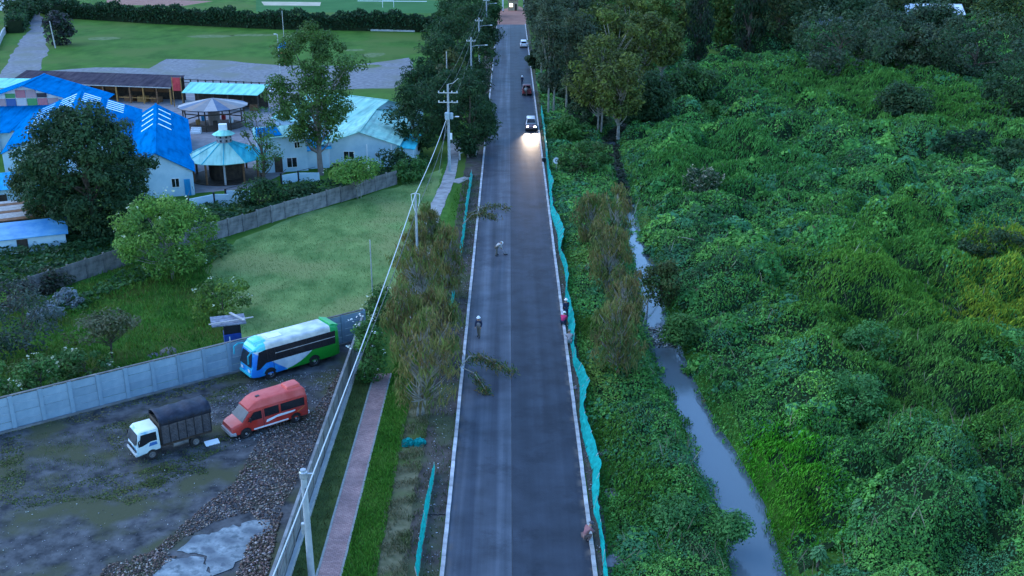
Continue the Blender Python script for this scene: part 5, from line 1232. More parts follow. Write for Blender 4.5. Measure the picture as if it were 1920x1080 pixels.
def bough(label, pts, leafr, n, cols, root_r=.06):
    p0 = Vector(pts[0]); e = empty('fallen_bough', (p0.x, p0.y, 0), 0, label, 'branch'); o = Vector((p0.x, p0.y, 0))
    P3 = [Vector(p) - o for p in pts]
    MB().tube(P3, [root_r * (1 - .8 * i / (len(P3) - 1)) for i in range(len(P3))], 6).build('stem', BARKP, e)
    arr = np.array([tuple(p) for p in P3]); t_ = rng.uniform(.25, 1, n) * (len(P3) - 1); i = np.minimum(t_.astype(int), len(P3) - 2); f = (t_ - i)[:, None]
    C = arr[i] * (1 - f) + arr[i + 1] * f + rng.normal(0, leafr, (n, 3)) * np.array([1, 1, .45]); C[:, 2] = np.maximum(C[:, 2] - rng.uniform(0, .35, n), .06)
    T = norm(rdir(n) * .7 + np.array([.3, 0, -.8])); N = rdir(n); N = norm(N - T * np.sum(N * T, 1, keepdims=True))
    addobj('foliage', quad_mesh('foliage', leaf_quads(C, N, rng.uniform(.22, .5, n), .2, T), pal(cols, n), LEAF), e)
bough('leafy bough reaching over the left lane near the second worker', [G3(862, 690, 1.2), G3(880, 668, 1.6), G3(905, 668, 1.3), G3(930, 682, 1.0), G3(962, 694, .5)], .3, 560, BRN + DKG[2:])
bough('second drooping spray over the left lane below the leafy bough', [G3(868, 690, 1.0), G3(890, 700, .9), G3(905, 722, .4), G3(912, 735, .25)], .22, 240, BRN + DKG[2:], .04)
bough('bough spreading over the left lane beyond the first worker', [G3(868, 420, 1.5), G3(885, 402, 2.2), G3(908, 396, 2.2), G3(930, 408, 1.6)], .34, 480, BRN + OLV)
bough('small leafy spray above the far lane edge', [G3(880, 400, 2.0), G3(905, 388, 2.6), G3(928, 383, 2.6), G3(952, 388, 2.2)], .3, 300, BRN + OLV, .04)

# right side: eucalypts, acacias, backdrop trees
for a, b_, tp_, ww, lab in ((1028, 214, -20, 46, 'pale-trunked eucalyptus nearest the right kerb'), (1038, 212, -10, 44, 'second pale eucalyptus trunk from the kerb'), (1062, 204, 10, 60, 'third slender eucalyptus beside the netting'), (1090, 205, 25, 64, 'slender eucalyptus at the front of the grove'),
        (1015, 140, -30, 48, 'eucalyptus beside the parked pickup'), (1048, 135, -40, 60, 'eucalyptus behind the pickup'), (1022, 92, -60, 56, 'eucalyptus beside the white car'), (1075, 90, -40, 70, 'eucalyptus in the middle of the grove'), (1000, 60, -50, 40, 'eucalyptus at the far end of the right kerb'), (1050, 55, -60, 70, 'farthest eucalyptus of the roadside grove')):
    tpx('eucalyptus_tree', lab, a, b_, tp_, ww, EUC, ncl=54, lpc=70, ch=.8, rc=1.25, nlimb=16, bark=BARKP, trunk_r=.15, shape='column', asp=.3, group='eucalyptus grove right of the road')
for a, b_, tp_, ww, lab in ((1120, 245, 70, 110, 'olive acacia leaning over the upper stream'), (1160, 258, 100, 84, 'dark acacia on the upper left stream bank'), (1140, 190, 22, 130, 'yellow-green acacia with arching bare limbs'), (1200, 175, 20, 120, 'yellow-green acacia above the egrets'), (1180, 120, -10, 120, 'yellow-tipped acacia behind the arching one'), (1110, 130, 5, 90, 'olive tree between eucalyptus grove and acacias'), (1240, 150, 40, 80, 'olive tree at the bend of the stream')):
    tpx('acacia_tree', lab, a, b_, tp_, ww, YLG + OLV[:2], ncl=64, lpc=80, ch=.74, rc=1.35, nlimb=24, bark=BARKP, trunk_r=.2, stems=2)
for a, b_, tp_, ww, lab in ((1308, 118, -60, 46, 'vine-draped dark trunk-like tree left of its twin'), (1402, 104, -60, 60, 'second dark vine-draped tree at the top')):
    tpx('vine_tree', lab, a, b_, tp_, ww, DKG[:2] + [(.03, .035, .03)], ncl=60, lpc=55, ch=1.0, rc=1.4, shape='column', weep=1.5, asp=.35, trunk_r=.5)
BT = [(1355, 90, -40, 110, YLG + MIDG, 'yellow-green tree between the two vine-draped trees'), (1455, 100, -40, 140, OLV + DKG, 'olive tree right of the vine-draped trees'), (1570, 150, 14, 220, DKG[1:] + EUC, 'wide dark spreading tree on the far scrub edge'), (1650, 130, 10, 140, DKG + EUC, 'dark tree right of the wide spreading one'),
      (1825, 155, 22, 200, EUC + DKG, 'wide grey-green tree near the right edge'), (1725, 140, 45, 120, EUC + MIDG[:1], 'smaller grey-green tree between the wide ones'), (1892, 232, 120, 120, DKG, 'dark tree at the right edge above the scrub'), (1900, 70, -30, 130, YLG[:2] + DKG, 'yellowish tree at the top right corner'),
      (1480, 60, -30, 120, DKG, 'dark tree behind the grey roofed house'), (1620, 45, -40, 140, DKG + OLV, 'dark tree at the top behind the wide spreading tree'), (1700, 35, -40, 110, DKG, 'dark tree left of the white roofed house'), (1830, 40, -40, 130, OLV + DKG, 'dark tree right of the white roofed house'), (1260, 70, -30, 110, OLV + YLG, 'olive tree left of the vine-draped twins'),
      (1745, 84, 8, 120, DKG + EUC, 'dark tree screening the white roofed house'), (1230, 110, -10, 110, YLG + MIDG, 'green tree filling the gap above the stream head'), (1150, 60, -40, 130, OLV + MIDG, 'olive tree in front of the low pinkish house'), (1060, 30, -60, 110, EUC + DKG, 'dark tree at the top beside the road end'),
      (1290, 200, 120, 90, MIDG + DKG, 'leafy mound tree at the head of the stream'), (1220, 235, 140, 60, DKG, 'dark shrub tree shading the upper stream'), (1690, 235, 165, 90, DKG + OLV[:1], 'dark brushy tree standing in the scrub below the wide tree'), (1560, 60, -20, 130, DKG, 'dense dark tree behind the grey house roof')]
for a, b_, tp_, ww, cl_, lab in BT:
    tpx('broadleaf_tree', lab, a, b_, tp_, ww, cl_, ncl=72, lpc=75, ch=.92, rc=1.7 if b_ > 100 else 2.4, nlimb=14)
for a, b_, tp_, ww, cl_, lab in ((1632, 690, 612, 92, VNP, 'dark vine-covered conical mound right of the bright grass'), (1598, 800, 700, 110, VNP, 'vine-covered mound below the conical one'), (1895, 730, 610, 130, VNP, 'dark vine-covered mound at the right edge'),
        (1860, 505, 430, 110, OLV[2:] + DKG, 'brownish thorny bush beside the yellow grass'), (1240, 570, 490, 70, OLV + MIDG[:1], 'olive bush on the right bank at the narrows'), (1275, 640, 590, 60, MIDG, 'green bush on the right bank by the floating debris'), (1330, 245, 190, 30, MIDG, 'small columnar vine-wrapped stump in the scrub'),
        (1900, 330, 262, 110, DKG, 'dark bush at the right edge of the upper scrub'), (1790, 300, 235, 120, DKG[:2], 'dark hollow bush in the upper right scrub'), (1100, 238, 190, 80, DKG + EUC, 'dark understorey shrub left of the olive acacia'), (1072, 196, 150, 60, DKG + EUC, 'understorey shrub among the eucalyptus trunks'), (1026, 176, 140, 44, DKG, 'dark shrub overhanging the parked pickup'), (1012, 128, 92, 44, DKG + EUC, 'dark shrub between pickup and white car'), (1130, 200, 140, 90, DKG + OLV, 'dense shrub beneath the arching acacia'), (1180, 235, 190, 60, DKG, 'dark shrub over the shaded stream'), (1090, 320, 262, 110, MIDG + OLV[:1], 'leafy bank bush right of the round sign'), (1060, 262, 215, 70, MIDG, 'green bank bush beside the lit car'), (1265, 985, 945, 70, VNP, 'green bush on the near left bank'), (1372, 1008, 972, 44, VNP, 'small bush jutting into the stream')):
    tpx('leafy_shrub', lab, a, b_, tp_, ww, cl_, 'shrub', ncl=40, lpc=70, ch=1.0, rc=.75, nlimb=6)
tpx('dry_flower_shrub', 'shrub with pale dry flower heads in the scrub right of the stream', 1318, 382, 318, 84, DKG + [(.3, .29, .2)], 'shrub', ncl=34, lpc=55, ch=.9, rc=.6, flowers=60, fcol=(.36, .33, .22))
# big-leaved plants
def rosette(label, px, py, h, rad, nl, ll):
    x, y = G(px, py, 0.8); e = empty('broadleaf_plant', (x, y, .4), 0, label, 'plant')
    MB().tube([(0, 0, -.4), (0, 0, h)], [.1, .05], 6).build('stem', BARK, e)
    for i in range(nl):
        a = i * 2.4; z = h * (.45 + .55 * i / nl); l = ll * random.uniform(.75, 1.15) * (1.1 - .4 * i / nl); d = Vector((math.cos(a), math.sin(a), 0)); s = Vector((-d.y, d.x, 0)); w = l * .2
        p = [Vector((0, 0, z)) + d * l * f + Vector((0, 0, l * (.55 * f - .8 * f * f))) for f in (0, .3, .6, .85, 1.0)]; ww = (.1, .8, 1, .6, .02)
        mb = MB(); vs = []
        for q, k in zip(p, ww): vs += [q - s * w * k + Vector((0, 0, .06 * k * l)), q, q + s * w * k + Vector((0, 0, .06 * k * l))]
        mb.add(vs, [f for j in range(4) for f in ((3 * j, 3 * j + 1, 3 * j + 4, 3 * j + 3), (3 * j + 1, 3 * j + 2, 3 * j + 5, 3 * j + 4))])
        mb.build('leaf', random.choice(RL), e)
RL = [mat('big_leaf', (.04, .12, .04), (.06, .16, .05), scale=3, rough=.6, spec=.15), mat('big_leaf_pale', (.06, .15, .05), (.075, .18, .06), scale=3, rough=.6, spec=.15)]
rosette('large-leaved rosette plant in the near right scrub', 1612, 965, 1.3, 1.5, 60, .62)
rosette('smaller large-leaved plant near the bottom of the right scrub', 1535, 1045, 1.0, 1.2, 46, .5)
# bare branches
def bare(label, pairs, r=.035):
    o0 = Vector(pairs[0][0]); e = empty('bare_branch', (o0.x, o0.y, 0), 0, label, 'branch'); o = Vector((o0.x, o0.y, 0))
    for a, b_ in pairs:
        a = Vector(a) - o; b_ = Vector(b_) - o; MB().tube([a, a.lerp(b_, .5) + Vector((random.uniform(-.15, .15), 0, .1)), b_], [r, r * .7, r * .3], 5).build('twig', BARKP, e)
bare('two bleached bare branches sticking out of the right scrub', [(G3(1268, 445, .3), G3(1272, 446, 3.4)), (G3(1270, 445, .3), G3(1302, 450, 3.8)), (G3(1266, 446, .3), G3(1258, 470, 2.0))])
bare('dead branches lying across the stream at the narrows', [(G3(1195, 598, -.6), G3(1240, 515, .4)), (G3(1200, 540, -.6), G3(1225, 520, .2)), (G3(1215, 560, -.6), G3(1205, 610, -.4))], .07)
bare('thin dead stems on the bank where the stream disappears', [(G3(1128, 330, 0), G3(1118, 300, 2)), (G3(1155, 320, -.3), G3(1152, 290, 2.2)), (G3(1190, 400, 0), G3(1200, 370, 1.4))])

# hedges
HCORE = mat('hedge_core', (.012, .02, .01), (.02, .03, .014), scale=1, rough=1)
def hedge(label, pxs, h, d, cols, ls=.5, per=40):
    pts = [Vector(G(*q)) for q in pxs]; e = empty('hedge', (pts[0].x, pts[0].y, 0), 0, label, 'hedge'); o = pts[0]
    C = []
    for a, b_ in zip(pts[:-1], pts[1:]):
        L = (b_ - a).length; n = int(L * per); f = rng.uniform(0, 1, n); dn = (b_ - a).normalized()
        x = a.x - o.x + (b_.x - a.x) * f; y = a.y - o.y + (b_.y - a.y) * f; hh = h * (1 + .14 * np.sin(f * L * .35) + .1 * np.sin(f * L * 1.1 + 1))
        th_ = rng.uniform(0, math.pi, n); rr2 = rng.uniform(.8, 1.02, n)
        off = np.cos(th_) * d / 2 * rr2; z = np.where(rng.uniform(size=n) < .45, rng.uniform(0.1, 1, n), np.abs(np.sin(th_)) ** .4 * rr2) * hh
        C.append(np.stack([x - dn.y * off, y + dn.x * off, z], 1))
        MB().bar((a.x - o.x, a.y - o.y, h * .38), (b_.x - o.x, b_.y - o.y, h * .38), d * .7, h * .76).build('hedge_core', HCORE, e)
    C = np.concatenate(C); n = len(C); N = norm(rdir(n) + np.array([0, -.3, .5]))
    addobj('foliage', quad_mesh('foliage', leaf_quads(C, N, ls * rng.uniform(.7, 1.4, n), .6), pal(cols, n), LEAF), e)
hedge('long dark hedge closing the far grass field', [(108, 32), (300, 44), (520, 54), (700, 57), (835, 60)], 4.6, 4, DKG[:2], .8, 90)
hedge('dark hedge right of the gravel track', [(78, 20), (112, 36)], 5, 4, DKG[:2], .9, 60)
hedge('dark scrub bank left of the gravel track', [(30, 62), (50, 22), (60, -6)], 4, 5, DKG[:3], .8, 60)

# ------------------------------------------------------------------ scrub of vines and ground cover
def inpoly(x, y, poly):
    r = np.zeros(len(x), bool); n = len(poly); j = n - 1
    for i in range(n):
        xi, yi = poly[i]; xj, yj = poly[j]
        c = ((yi > y) != (yj > y)) & (x < (xj - xi) * (y - yi) / (yj - yi + 1e-12) + xi); r ^= c; j = i
    return r
GS = 0.36
hx0, hx1, hy0, hy1 = 4.5, 200.0, 36.0, 392.0
HW, HH = int((hx1 - hx0) / GS), int((hy1 - hy0) / GS)
gxx = hx0 + np.arange(HW) * GS; gyy = hy0 + np.arange(HH) * GS
def maxx(y): return .485 * y + 9
r2 = np.random.default_rng(21)
def dome_field(sp, rl, rh, hl, hh_, ymax, prob=1.0, pw=.5, noise=None):
    """jittered domes, the higher one wins, so creases stay between neighbours"""
    f = np.zeros((HH, HW), np.float32); ids = np.zeros((HH, HW), np.int32); nid = 0
    for yc in np.arange(hy0, ymax, sp * .87):
        for xc in np.arange(hx0, maxx(yc) + 4, sp):
            if r2.uniform() > prob: continue
            x = xc + r2.uniform(-.45, .45) * sp; y = yc + r2.uniform(-.45, .45) * sp; r = r2.uniform(rl, rh); h = r2.uniform(hl, hh_)
            i0 = max(0, int((x - r - hx0) / GS)); i1 = min(HW, int((x + r - hx0) / GS) + 2); j0 = max(0, int((y - r - hy0) / GS)); j1 = min(HH, int((y + r - hy0) / GS) + 2)
            if i0 >= i1 or j0 >= j1: continue
            d2 = ((gxx[i0:i1][None] - x) ** 2 + (gyy[j0:j1][:, None] - y) ** 2) / (r * r)
            v = h * np.clip(1 - d2, 0, 1) ** pw; nid += 1; sub = f[j0:j1, i0:i1]; up = v > sub
            sub[up] = v[up]; ids[j0:j1, i0:i1][up] = nid
    return f, ids
big, bigid = dome_field(6.6, 2.4, 5.0, .6, 3.9, 392, .85, .62)
med, medid = dome_field(2.6, 1.15, 2.0, .6, 1.7, 392, .93, .5)
sml, smlid = dome_field(1.1, .5, .85, .12, .42, 120, .9, .6)
MXX, MYY = np.meshgrid(gxx, gyy)
_wx = smooth_noise(MXX, MYY, 3.2, 51) * .75 + smooth_noise(MXX, MYY, 9, 52) * 1.3; _wy = smooth_noise(MXX, MYY, 3.2, 53) * .75 + smooth_noise(MXX, MYY, 9, 54) * 1.3
_i = np.clip(((MXX + _wx - hx0) / GS).astype(int), 0, HW - 1); _j = np.clip(((MYY + _wy - hy0) / GS).astype(int), 0, HH - 1)
big = big[_j, _i]; bigid = bigid[_j, _i]; med = med[_j, _i]; medid = medid[_j, _i]
big = big * (.45 + .55 * np.clip(smooth_noise(MXX, MYY, 26, 55) + .5, 0, 1)) * 1.15
def _blur(a):
    p = np.pad(a, 1, mode='edge'); return (p[:-2, 1:-1] + p[2:, 1:-1] + p[1:-1, :-2] + p[1:-1, 2:] + 2 * a) / 6
med = _blur(med); big = _blur(_blur(big))
dR = MXX - XR(MYY); dL = XL(MYY) - MXX
eR = np.clip(dR / 5.0, 0, 1) * .85 + .15; fl = np.clip((MXX - 5.2) / 2.5, 0, 1)
hf = np.where(dR > 0, big * np.clip(dR / 6, 0, 1) + med * eR + sml * 1.0 + .12 * smooth_noise(MXX, MYY, 1.4, 56) * eR, np.where(dL > 0, (med * .42 + sml * .8 + .05) * fl * np.clip(dL / 1.8, .1, 1), 0)).astype(np.float32)
def hsample(x, y):
    fx = np.clip((x - hx0) / GS, 0, HW - 1.001); fy = np.clip((y - hy0) / GS, 0, HH - 1.001); i = fx.astype(int); j = fy.astype(int); u = fx - i; v = fy - j
    a = hf[j, i] * (1 - u) * (1 - v) + hf[j, i + 1] * u * (1 - v) + hf[j + 1, i] * (1 - u) * v + hf[j + 1, i + 1] * u * v
    gx_ = (hf[j, i + 1] - hf[j, i]) / GS; gy_ = (hf[j + 1, i] - hf[j, i]) / GS
    return a, np.clip(gx_, -3, 3), np.clip(gy_, -3, 3)
# colour fields seen in the photograph: brighter grass, yellow grass, darker vines
ZONES = [((1760, 610), 9.0, (0.119, 0.280, 0.035), .85), ((1700, 690), 6.0, (0.098, 0.238, 0.042), .6), ((1905, 500), 4.2, (0.27, 0.34, 0.03), .85), ((1880, 555), 3.2, (0.27, 0.34, 0.03), .8), ((1850, 600), 2.2, (0.27, 0.34, 0.03), .7), ((1830, 645), 1.8, (0.27, 0.34, 0.03), .7), ((1470, 870), 2.6, (0.070, 0.308, 0.017), .9), ((1490, 930), 1.6, (0.084, 0.280, 0.021), .8),
         ((1320, 720), 3.0, (0.070, 0.224, 0.042), .5), ((1700, 190), 16, (0.098, 0.266, 0.042), .7), ((1560, 170), 14, (0.084, 0.238, 0.042), .55), ((1730, 470), 8, (0.098, 0.266, 0.042), .5), ((1400, 300), 9, (0.070, 0.238, 0.049), .5), ((1300, 330), 6, (0.077, 0.238, 0.042), .5), ((1660, 900), 3.0, (0.070, 0.210, 0.056), .4), ((1095, 470), 2.6, (.10, .2, .03), .5), ((1130, 800), 2.2, (.09, .21, .03), .45), ((1200, 900), 2.4, (.08, .22, .03), .45), ((1110, 600), 1.6, (0.112, 0.210, 0.035), .7), ((1100, 690), 2.0, (0.112, 0.196, 0.028), .6)]
ZW = [(G(q[0], q[1], 1.0), r_, np.array(c_), k_) for q, r_, c_, k_ in ZONES]
SCR = np.array([(.046, .16, .038), (.070, .225, .046), (.105, .285, .050), (.145, .34, .055), (.058, .19, .075), (.036, .105, .034)])
HSH = r2.uniform(0, 1, 400000)
def scrub_cols(x, y, n, mid, bid):
    grass = np.zeros(n, bool); b = smooth_noise(x, y, 9, 11); b2 = smooth_noise(x, y, 30, 12)
    idx = np.clip(((b * .5 + b2 * .5) * 1.2 + HSH[mid] * 2.2 + HSH[bid + 50000] * 1.6 - .1 + rng.normal(0, .45, n)), 0, 3.99).astype(int)
    c = SCR[idx]; k = HSH[mid + 100000] + rng.normal(0, .1, n); c = np.where((k < .24)[:, None], SCR[4], c); c = np.where((k > .9)[:, None], SCR[5], c)
    c = c * (.8 + .45 * HSH[mid + 200000])[:, None]
    br = rng.uniform(size=n) < (.02 + .05 * np.clip(smooth_noise(x, y, 14, 33), 0, 1)); c = np.where(br[:, None], np.array([.075, .07, .03]), c)
    for (zx, zy), r_, zc, k_ in ZW:
        w = np.exp(-((x - zx) ** 2 + ((y - zy) / 1.7) ** 2) / (r_ * r_)) * k_ * 1.9
        hit = rng.uniform(size=n) < w; grass |= hit & (zc[1] > .2); c = np.where(hit[:, None], zc * rng.uniform(.75, 1.2, n)[:, None], c)
    return np.clip(c * (1 + rng.normal(0, .16, (n, 1))), .004, 1), grass
Vs, Cs = [], []
edges = np.concatenate([np.arange(38, 120, 6), np.arange(120, 392, 12)])
for ya, yb in zip(edges[:-1], edges[1:]):
    ym = (ya + yb) / 2; ls = .085 + .0016 * ym; xmax = float(maxx(ym)); cov = 2.5 if ym < 150 else 1.6 if ym < 230 else .75
    n = int(1.9 * cov * (yb - ya) * (xmax - 5.0) / (.42 * ls * ls)); y = rng.uniform(ya, yb, n); x = rng.uniform(5.0, xmax, n)
    xr = XR(y); xl = XL(y); ok = ((x > xr - .02 + smooth_noise(x * 0, y, 4, 61) * .35 + rng.uniform(-.2, .4, n)) | ((x < xl + .1 + smooth_noise(x * 0, y, 4, 62) * .4 + rng.uniform(-.5, .2, n)) & (x > 5.15 + rng.uniform(-.1, .5, n)))) & ((y < sy[-2]) | (x > 9))
    x = x[ok]; y = y[ok]; h_, gx_, gy_ = hsample(x, y)
    ii_ = np.clip(((x - hx0) / GS).astype(int), 0, HW - 1); jj_ = np.clip(((y - hy0) / GS).astype(int), 0, HH - 1); mm_ = med[jj_, ii_]
    keep = (rng.uniform(size=len(x)) < np.sqrt(1 + gx_ ** 2 + gy_ ** 2) * .42) & ((mm_ > .28) | (rng.uniform(size=len(x)) < .35) | (x < XL(y)))
    x = x[keep]; y = y[keep]; h_ = h_[keep]; gx_ = gx_[keep]; gy_ = gy_[keep]; mid_ = medid[jj_, ii_][keep]; bid_ = bigid[jj_, ii_][keep]; n = len(x); gz = np.maximum(ground_z(x, y), WZ + .1)
    z = gz + h_ + rng.uniform(-.16, .10, n) * np.minimum(1, h_ + .3) + .03
    N = norm(norm(np.stack([-gx_, -gy_, np.ones(n)], 1)) + rdir(n) * .68)
    cc_, gr_ = scrub_cols(x, y, n, mid_, bid_)
    T_ = rdir(n); T_ = np.where(gr_[:, None], norm(rdir(n) * .55 + np.array([.15, -.2, 1.0])), T_); N_ = np.where(gr_[:, None], norm(N + rdir(n) * .6), N); N_ = norm(N_ - T_ * np.sum(N_ * T_, 1, keepdims=True))
    T_ = np.where(gr_[:, None], T_, norm(T_ - N * np.sum(T_ * N, 1, keepdims=True))); N_ = np.where(gr_[:, None], N_, N)
    sz_ = ls * np.where(gr_, 1.7, np.where(HSH[mid_ + 300000] > .8, 1.55, np.where(HSH[mid_ + 300000] < .35, .72, 1.0))) * np.where(rng.uniform(size=n) < .1, 1.6, 1.0) * rng.uniform(.5, 1.4, n)
    Vs.append(leaf_quads(np.stack([x, y, z], 1), N_, sz_, np.where(gr_, .2, np.where(HSH[mid_ + 300000] > .8, .75, .5))[:, None], T_)); Cs.append(cc_)
Vs = np.concatenate(Vs); Cs = np.concatenate(Cs)
o = addobj('vine_scrub', quad_mesh('vine_scrub', Vs, Cs, LEAFV)); tag(o, 'mass of tangled green vines and ground cover on both stream banks', 'vegetation', kind='stuff')
ns = 2600; ysk = 45 + 150 * rng.uniform(0, 1, ns) ** 1.3; xsk = 5.6 + (maxx(ysk) - 5.6) * rng.uniform(0, 1, ns); okk = ((xsk > XR(ysk) + .6) | (xsk < XL(ysk) - .5)) & (smooth_noise(xsk, ysk, 12, 95) > .05); xsk = xsk[okk]; ysk = ysk[okk]; ns = len(xsk)
hk_ = hsample(xsk, ysk)[0]; Tk = norm(rdir(ns) * .55 + np.array([0, 0, .9])); Nk = rdir(ns); Nk = norm(Nk - Tk * np.sum(Nk * Tk, 1, keepdims=True)); Lk = rng.uniform(.6, 1.5, ns)
o = addobj('dry_stalks', quad_mesh('dry_stalks', leaf_quads(np.stack([xsk, ysk, hk_ + Lk * .3], 1), Nk, Lk, .045, Tk), pal([(.20, .17, .10), (.14, .12, .08), (.26, .24, .16)], ns), LEAF)); tag(o, 'dry stalks poking out of the scrub', 'vegetation', kind='stuff')
# undergrowth sheet below the vines; shade of the gaps is put into its colour
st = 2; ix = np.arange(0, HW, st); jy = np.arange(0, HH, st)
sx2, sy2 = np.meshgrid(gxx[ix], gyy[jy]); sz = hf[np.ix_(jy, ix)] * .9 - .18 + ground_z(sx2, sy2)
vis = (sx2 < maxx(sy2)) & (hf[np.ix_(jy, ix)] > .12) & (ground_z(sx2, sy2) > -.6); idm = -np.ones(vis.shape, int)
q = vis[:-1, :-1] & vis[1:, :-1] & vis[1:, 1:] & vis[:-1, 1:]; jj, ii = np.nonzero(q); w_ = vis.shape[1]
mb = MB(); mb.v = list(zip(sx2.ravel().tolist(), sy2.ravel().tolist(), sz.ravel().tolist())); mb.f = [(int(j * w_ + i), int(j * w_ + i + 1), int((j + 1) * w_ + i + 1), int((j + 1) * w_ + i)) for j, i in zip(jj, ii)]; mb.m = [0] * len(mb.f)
o = mb.build('undergrowth_gap_shade', mat('undergrowth', (.010, .024, .010), (.02, .04, .015), scale=1, rough=1)); tag(o, 'undergrowth beneath the vines, coloured dark as the shade in the gaps', 'vegetation', kind='stuff')

# grass and ground cover on the left
def cover(name, label, poly, dens, ls, cols, zr=(.02, .25), blade=True, asp=.2, hole=None, bump=0.0):
    xs_ = [p[0] for p in poly]; ys_ = [p[1] for p in poly]; area = (max(xs_) - min(xs_)) * (max(ys_) - min(ys_)); n = int(area * dens)
    x = rng.uniform(min(xs_), max(xs_), n); y = rng.uniform(min(ys_), max(ys_), n); k = inpoly(x, y, poly)
    if hole is not None: k &= smooth_noise(x, y, hole, 77) > rng.normal(0, .25, n)
    x = x[k]; y = y[k]; n = len(x); b = bump * (smooth_noise(x, y, 3.5, 8) * .5 + .5)
    if blade:
        T = norm(np.stack([rng.normal(0, .45, n), rng.normal(0, .45, n), np.ones(n)], 1)); N = rdir(n); N = norm(N - T * np.sum(N * T, 1, keepdims=True)); S = ls * rng.uniform(.6, 1.4, n)
        V = leaf_quads(np.stack([x, y, b + S * .45], 1), N, S, asp, T)
    else:
        V = leaf_quads(np.stack([x, y, b + rng.uniform(zr[0], zr[1], n)], 1), norm(rdir(n) * .7 + np.array([0, 0, 1])), ls * rng.uniform(.6, 1.4, n), .65)
    f = np.clip((smooth_noise(x, y, 5, 3) * .5 + .5), 0, .999); cols = np.array(cols); ci = np.clip((f * len(cols) + rng.normal(0, .6, n)), 0, len(cols) - 1).astype(int)
    c = cols[ci] * (1 + rng.normal(0, .18, (n, 1)))
    o = addobj(name, quad_mesh(name, V, np.clip(c, .004, 1), LEAF)); tag(o, label, 'vegetation', kind='stuff')
cover('verge_grass', 'bright green grass strip beside the brick walkway', [(-8.7, 40), (-6.95, 40), (-7.0, 78), (-8.7, 78)], 220, .26, [(.06, .18, .02), (.09, .25, .028), (.13, .27, .04)])
cover('verge_grass', 'bright grass patch beside the concrete path', pp((838, 420), (868, 410), (884, 345), (872, 335), (850, 365)), 24, .24, [(.05, .15, .015), (.075, .2, .02)])
cover('dry_grass', 'dry tufted grass between verge and bare soil', [(-7.2, 40), (-5.3, 40), (-5.5, 74), (-7.2, 74)], 120, .25, [(.16, .15, .08), (.21, .19, .11), (.10, .11, .05)], hole=2.2)
cover('weeds', 'scattered weeds on the bare soil beside the left kerb', [(-5.8, 42), (-3.7, 42), (-3.7, 130), (-5.8, 130)], 40, .22, [(.06, .08, .03), (.09, .09, .045), (.05, .10, .025)], hole=1.6)
cover('weeds', 'mossy weeds between the grey wall and the walkway', [(-11.4, 40), (-10.15, 40), (-10.15, 74), (-11.4, 74)], 90, .16, [(.08, .09, .03), (.10, .14, .035), (.07, .12, .03)])
cover('rough_grass_blades', 'long rough grass behind the pale blue wall', pp((-60, 800), (0, 600), (240, 500), (410, 450), (395, 520), (440, 600), (460, 668), (0, 775)), 26, .42, [(.045, .14, .02), (.065, .19, .025), (.10, .21, .03), (.12, .17, .03)], bump=.35)
cover('lawn_blades', 'mown grass of the sloping lawn', pp((395, 510), (440, 460), (560, 410), (650, 385), (760, 350), (815, 330), (790, 430), (765, 520), (742, 585), (660, 605), (480, 650), (430, 600)), 26, .17, [(.105, .19, .055), (.14, .235, .065), (.175, .27, .08), (.20, .24, .085)])
cover('ground_cover', 'dark leafy ground cover behind the old wall', pp((-40, 540), (0, 455), (100, 440), (240, 440), (270, 420), (350, 400), (460, 385), (560, 362), (640, 345), (720, 322), (765, 318), (790, 300), (820, 312), (745, 341), (640, 374), (430, 436), (230, 494), (60, 550)), 22, .42, [(.02, .055, .022), (.03, .085, .03), (.045, .11, .04)], (.05, .55), False, bump=.8)
cover('ground_cover', 'leafy bank below the old wall on the lawn side', pp((100, 585), (230, 520), (330, 490), (420, 458), (440, 470), (400, 500), (250, 540), (150, 590)), 26, .36, [(.03, .085, .03), (.045, .12, .035), (.06, .15, .04)], (.05, .4), False, bump=.5)
cover('weeds', 'weeds and moss around the truck in the lot', pp((195, 800), (330, 762), (460, 715), (470, 740), (440, 830), (380, 880), (300, 930), (120, 950), (20, 955), (0, 830), (60, 815)), 80, .12, [(.07, .10, .03), (.10, .15, .04), (.15, .155, .06)], hole=2.6)
cover('shore_weeds', 'weeds at the right kerb and under the netting', [(4.7, 42), (5.9, 42), (5.9, 180), (4.7, 180)], 40, .22, [(.06, .09, .03), (.08, .13, .03), (.10, .10, .05)], hole=1.4)

yw = rng.uniform(G(1180, 395, WZ)[1], float(sy[-2]), 9000); xw = XL(yw) + (XR(yw) - XL(yw)) * rng.uniform(-.1, 1.1, 9000); kw = smooth_noise(xw, yw, 6, 91) > rng.normal(-.35, .3, 9000); xw = xw[kw]; yw = yw[kw]; nw = len(xw)  # dark leaves added on the water to cover its pale sky reflection
o = addobj('added_stream_leaves', quad_mesh('added_stream_leaves', leaf_quads(np.stack([xw, yw, np.full(nw, WZ + .04) + rng.uniform(0, .25, nw)], 1), norm(rdir(nw) * .5 + np.array([0, 0, 1])), rng.uniform(.3, .6, nw), .7), pal([(.035, .05, .03), (.03, .065, .03), (.05, .05, .035)], nw), LEAF)); tag(o, 'dark leaves added over the upper stream to hide its pale reflection', 'vegetation', kind='stuff')
_wn = Vector((WD.y, -WD.x)); _a = Wst + _wn * .35; _b = WEND + _wn * .35 - WD * 7; _c = WEND + _wn * 1.5 - WD * 7; _d = Wst + _wn * 2.6
cover('moss', 'olive weedy strip along the foot of the pale blue wall', [tuple(_a), tuple(_b), tuple(_c), tuple(_d)], 90, .13, [(.09, .11, .04), (.12, .14, .05), (.15, .13, .07)], (.005, .07), False, hole=5)
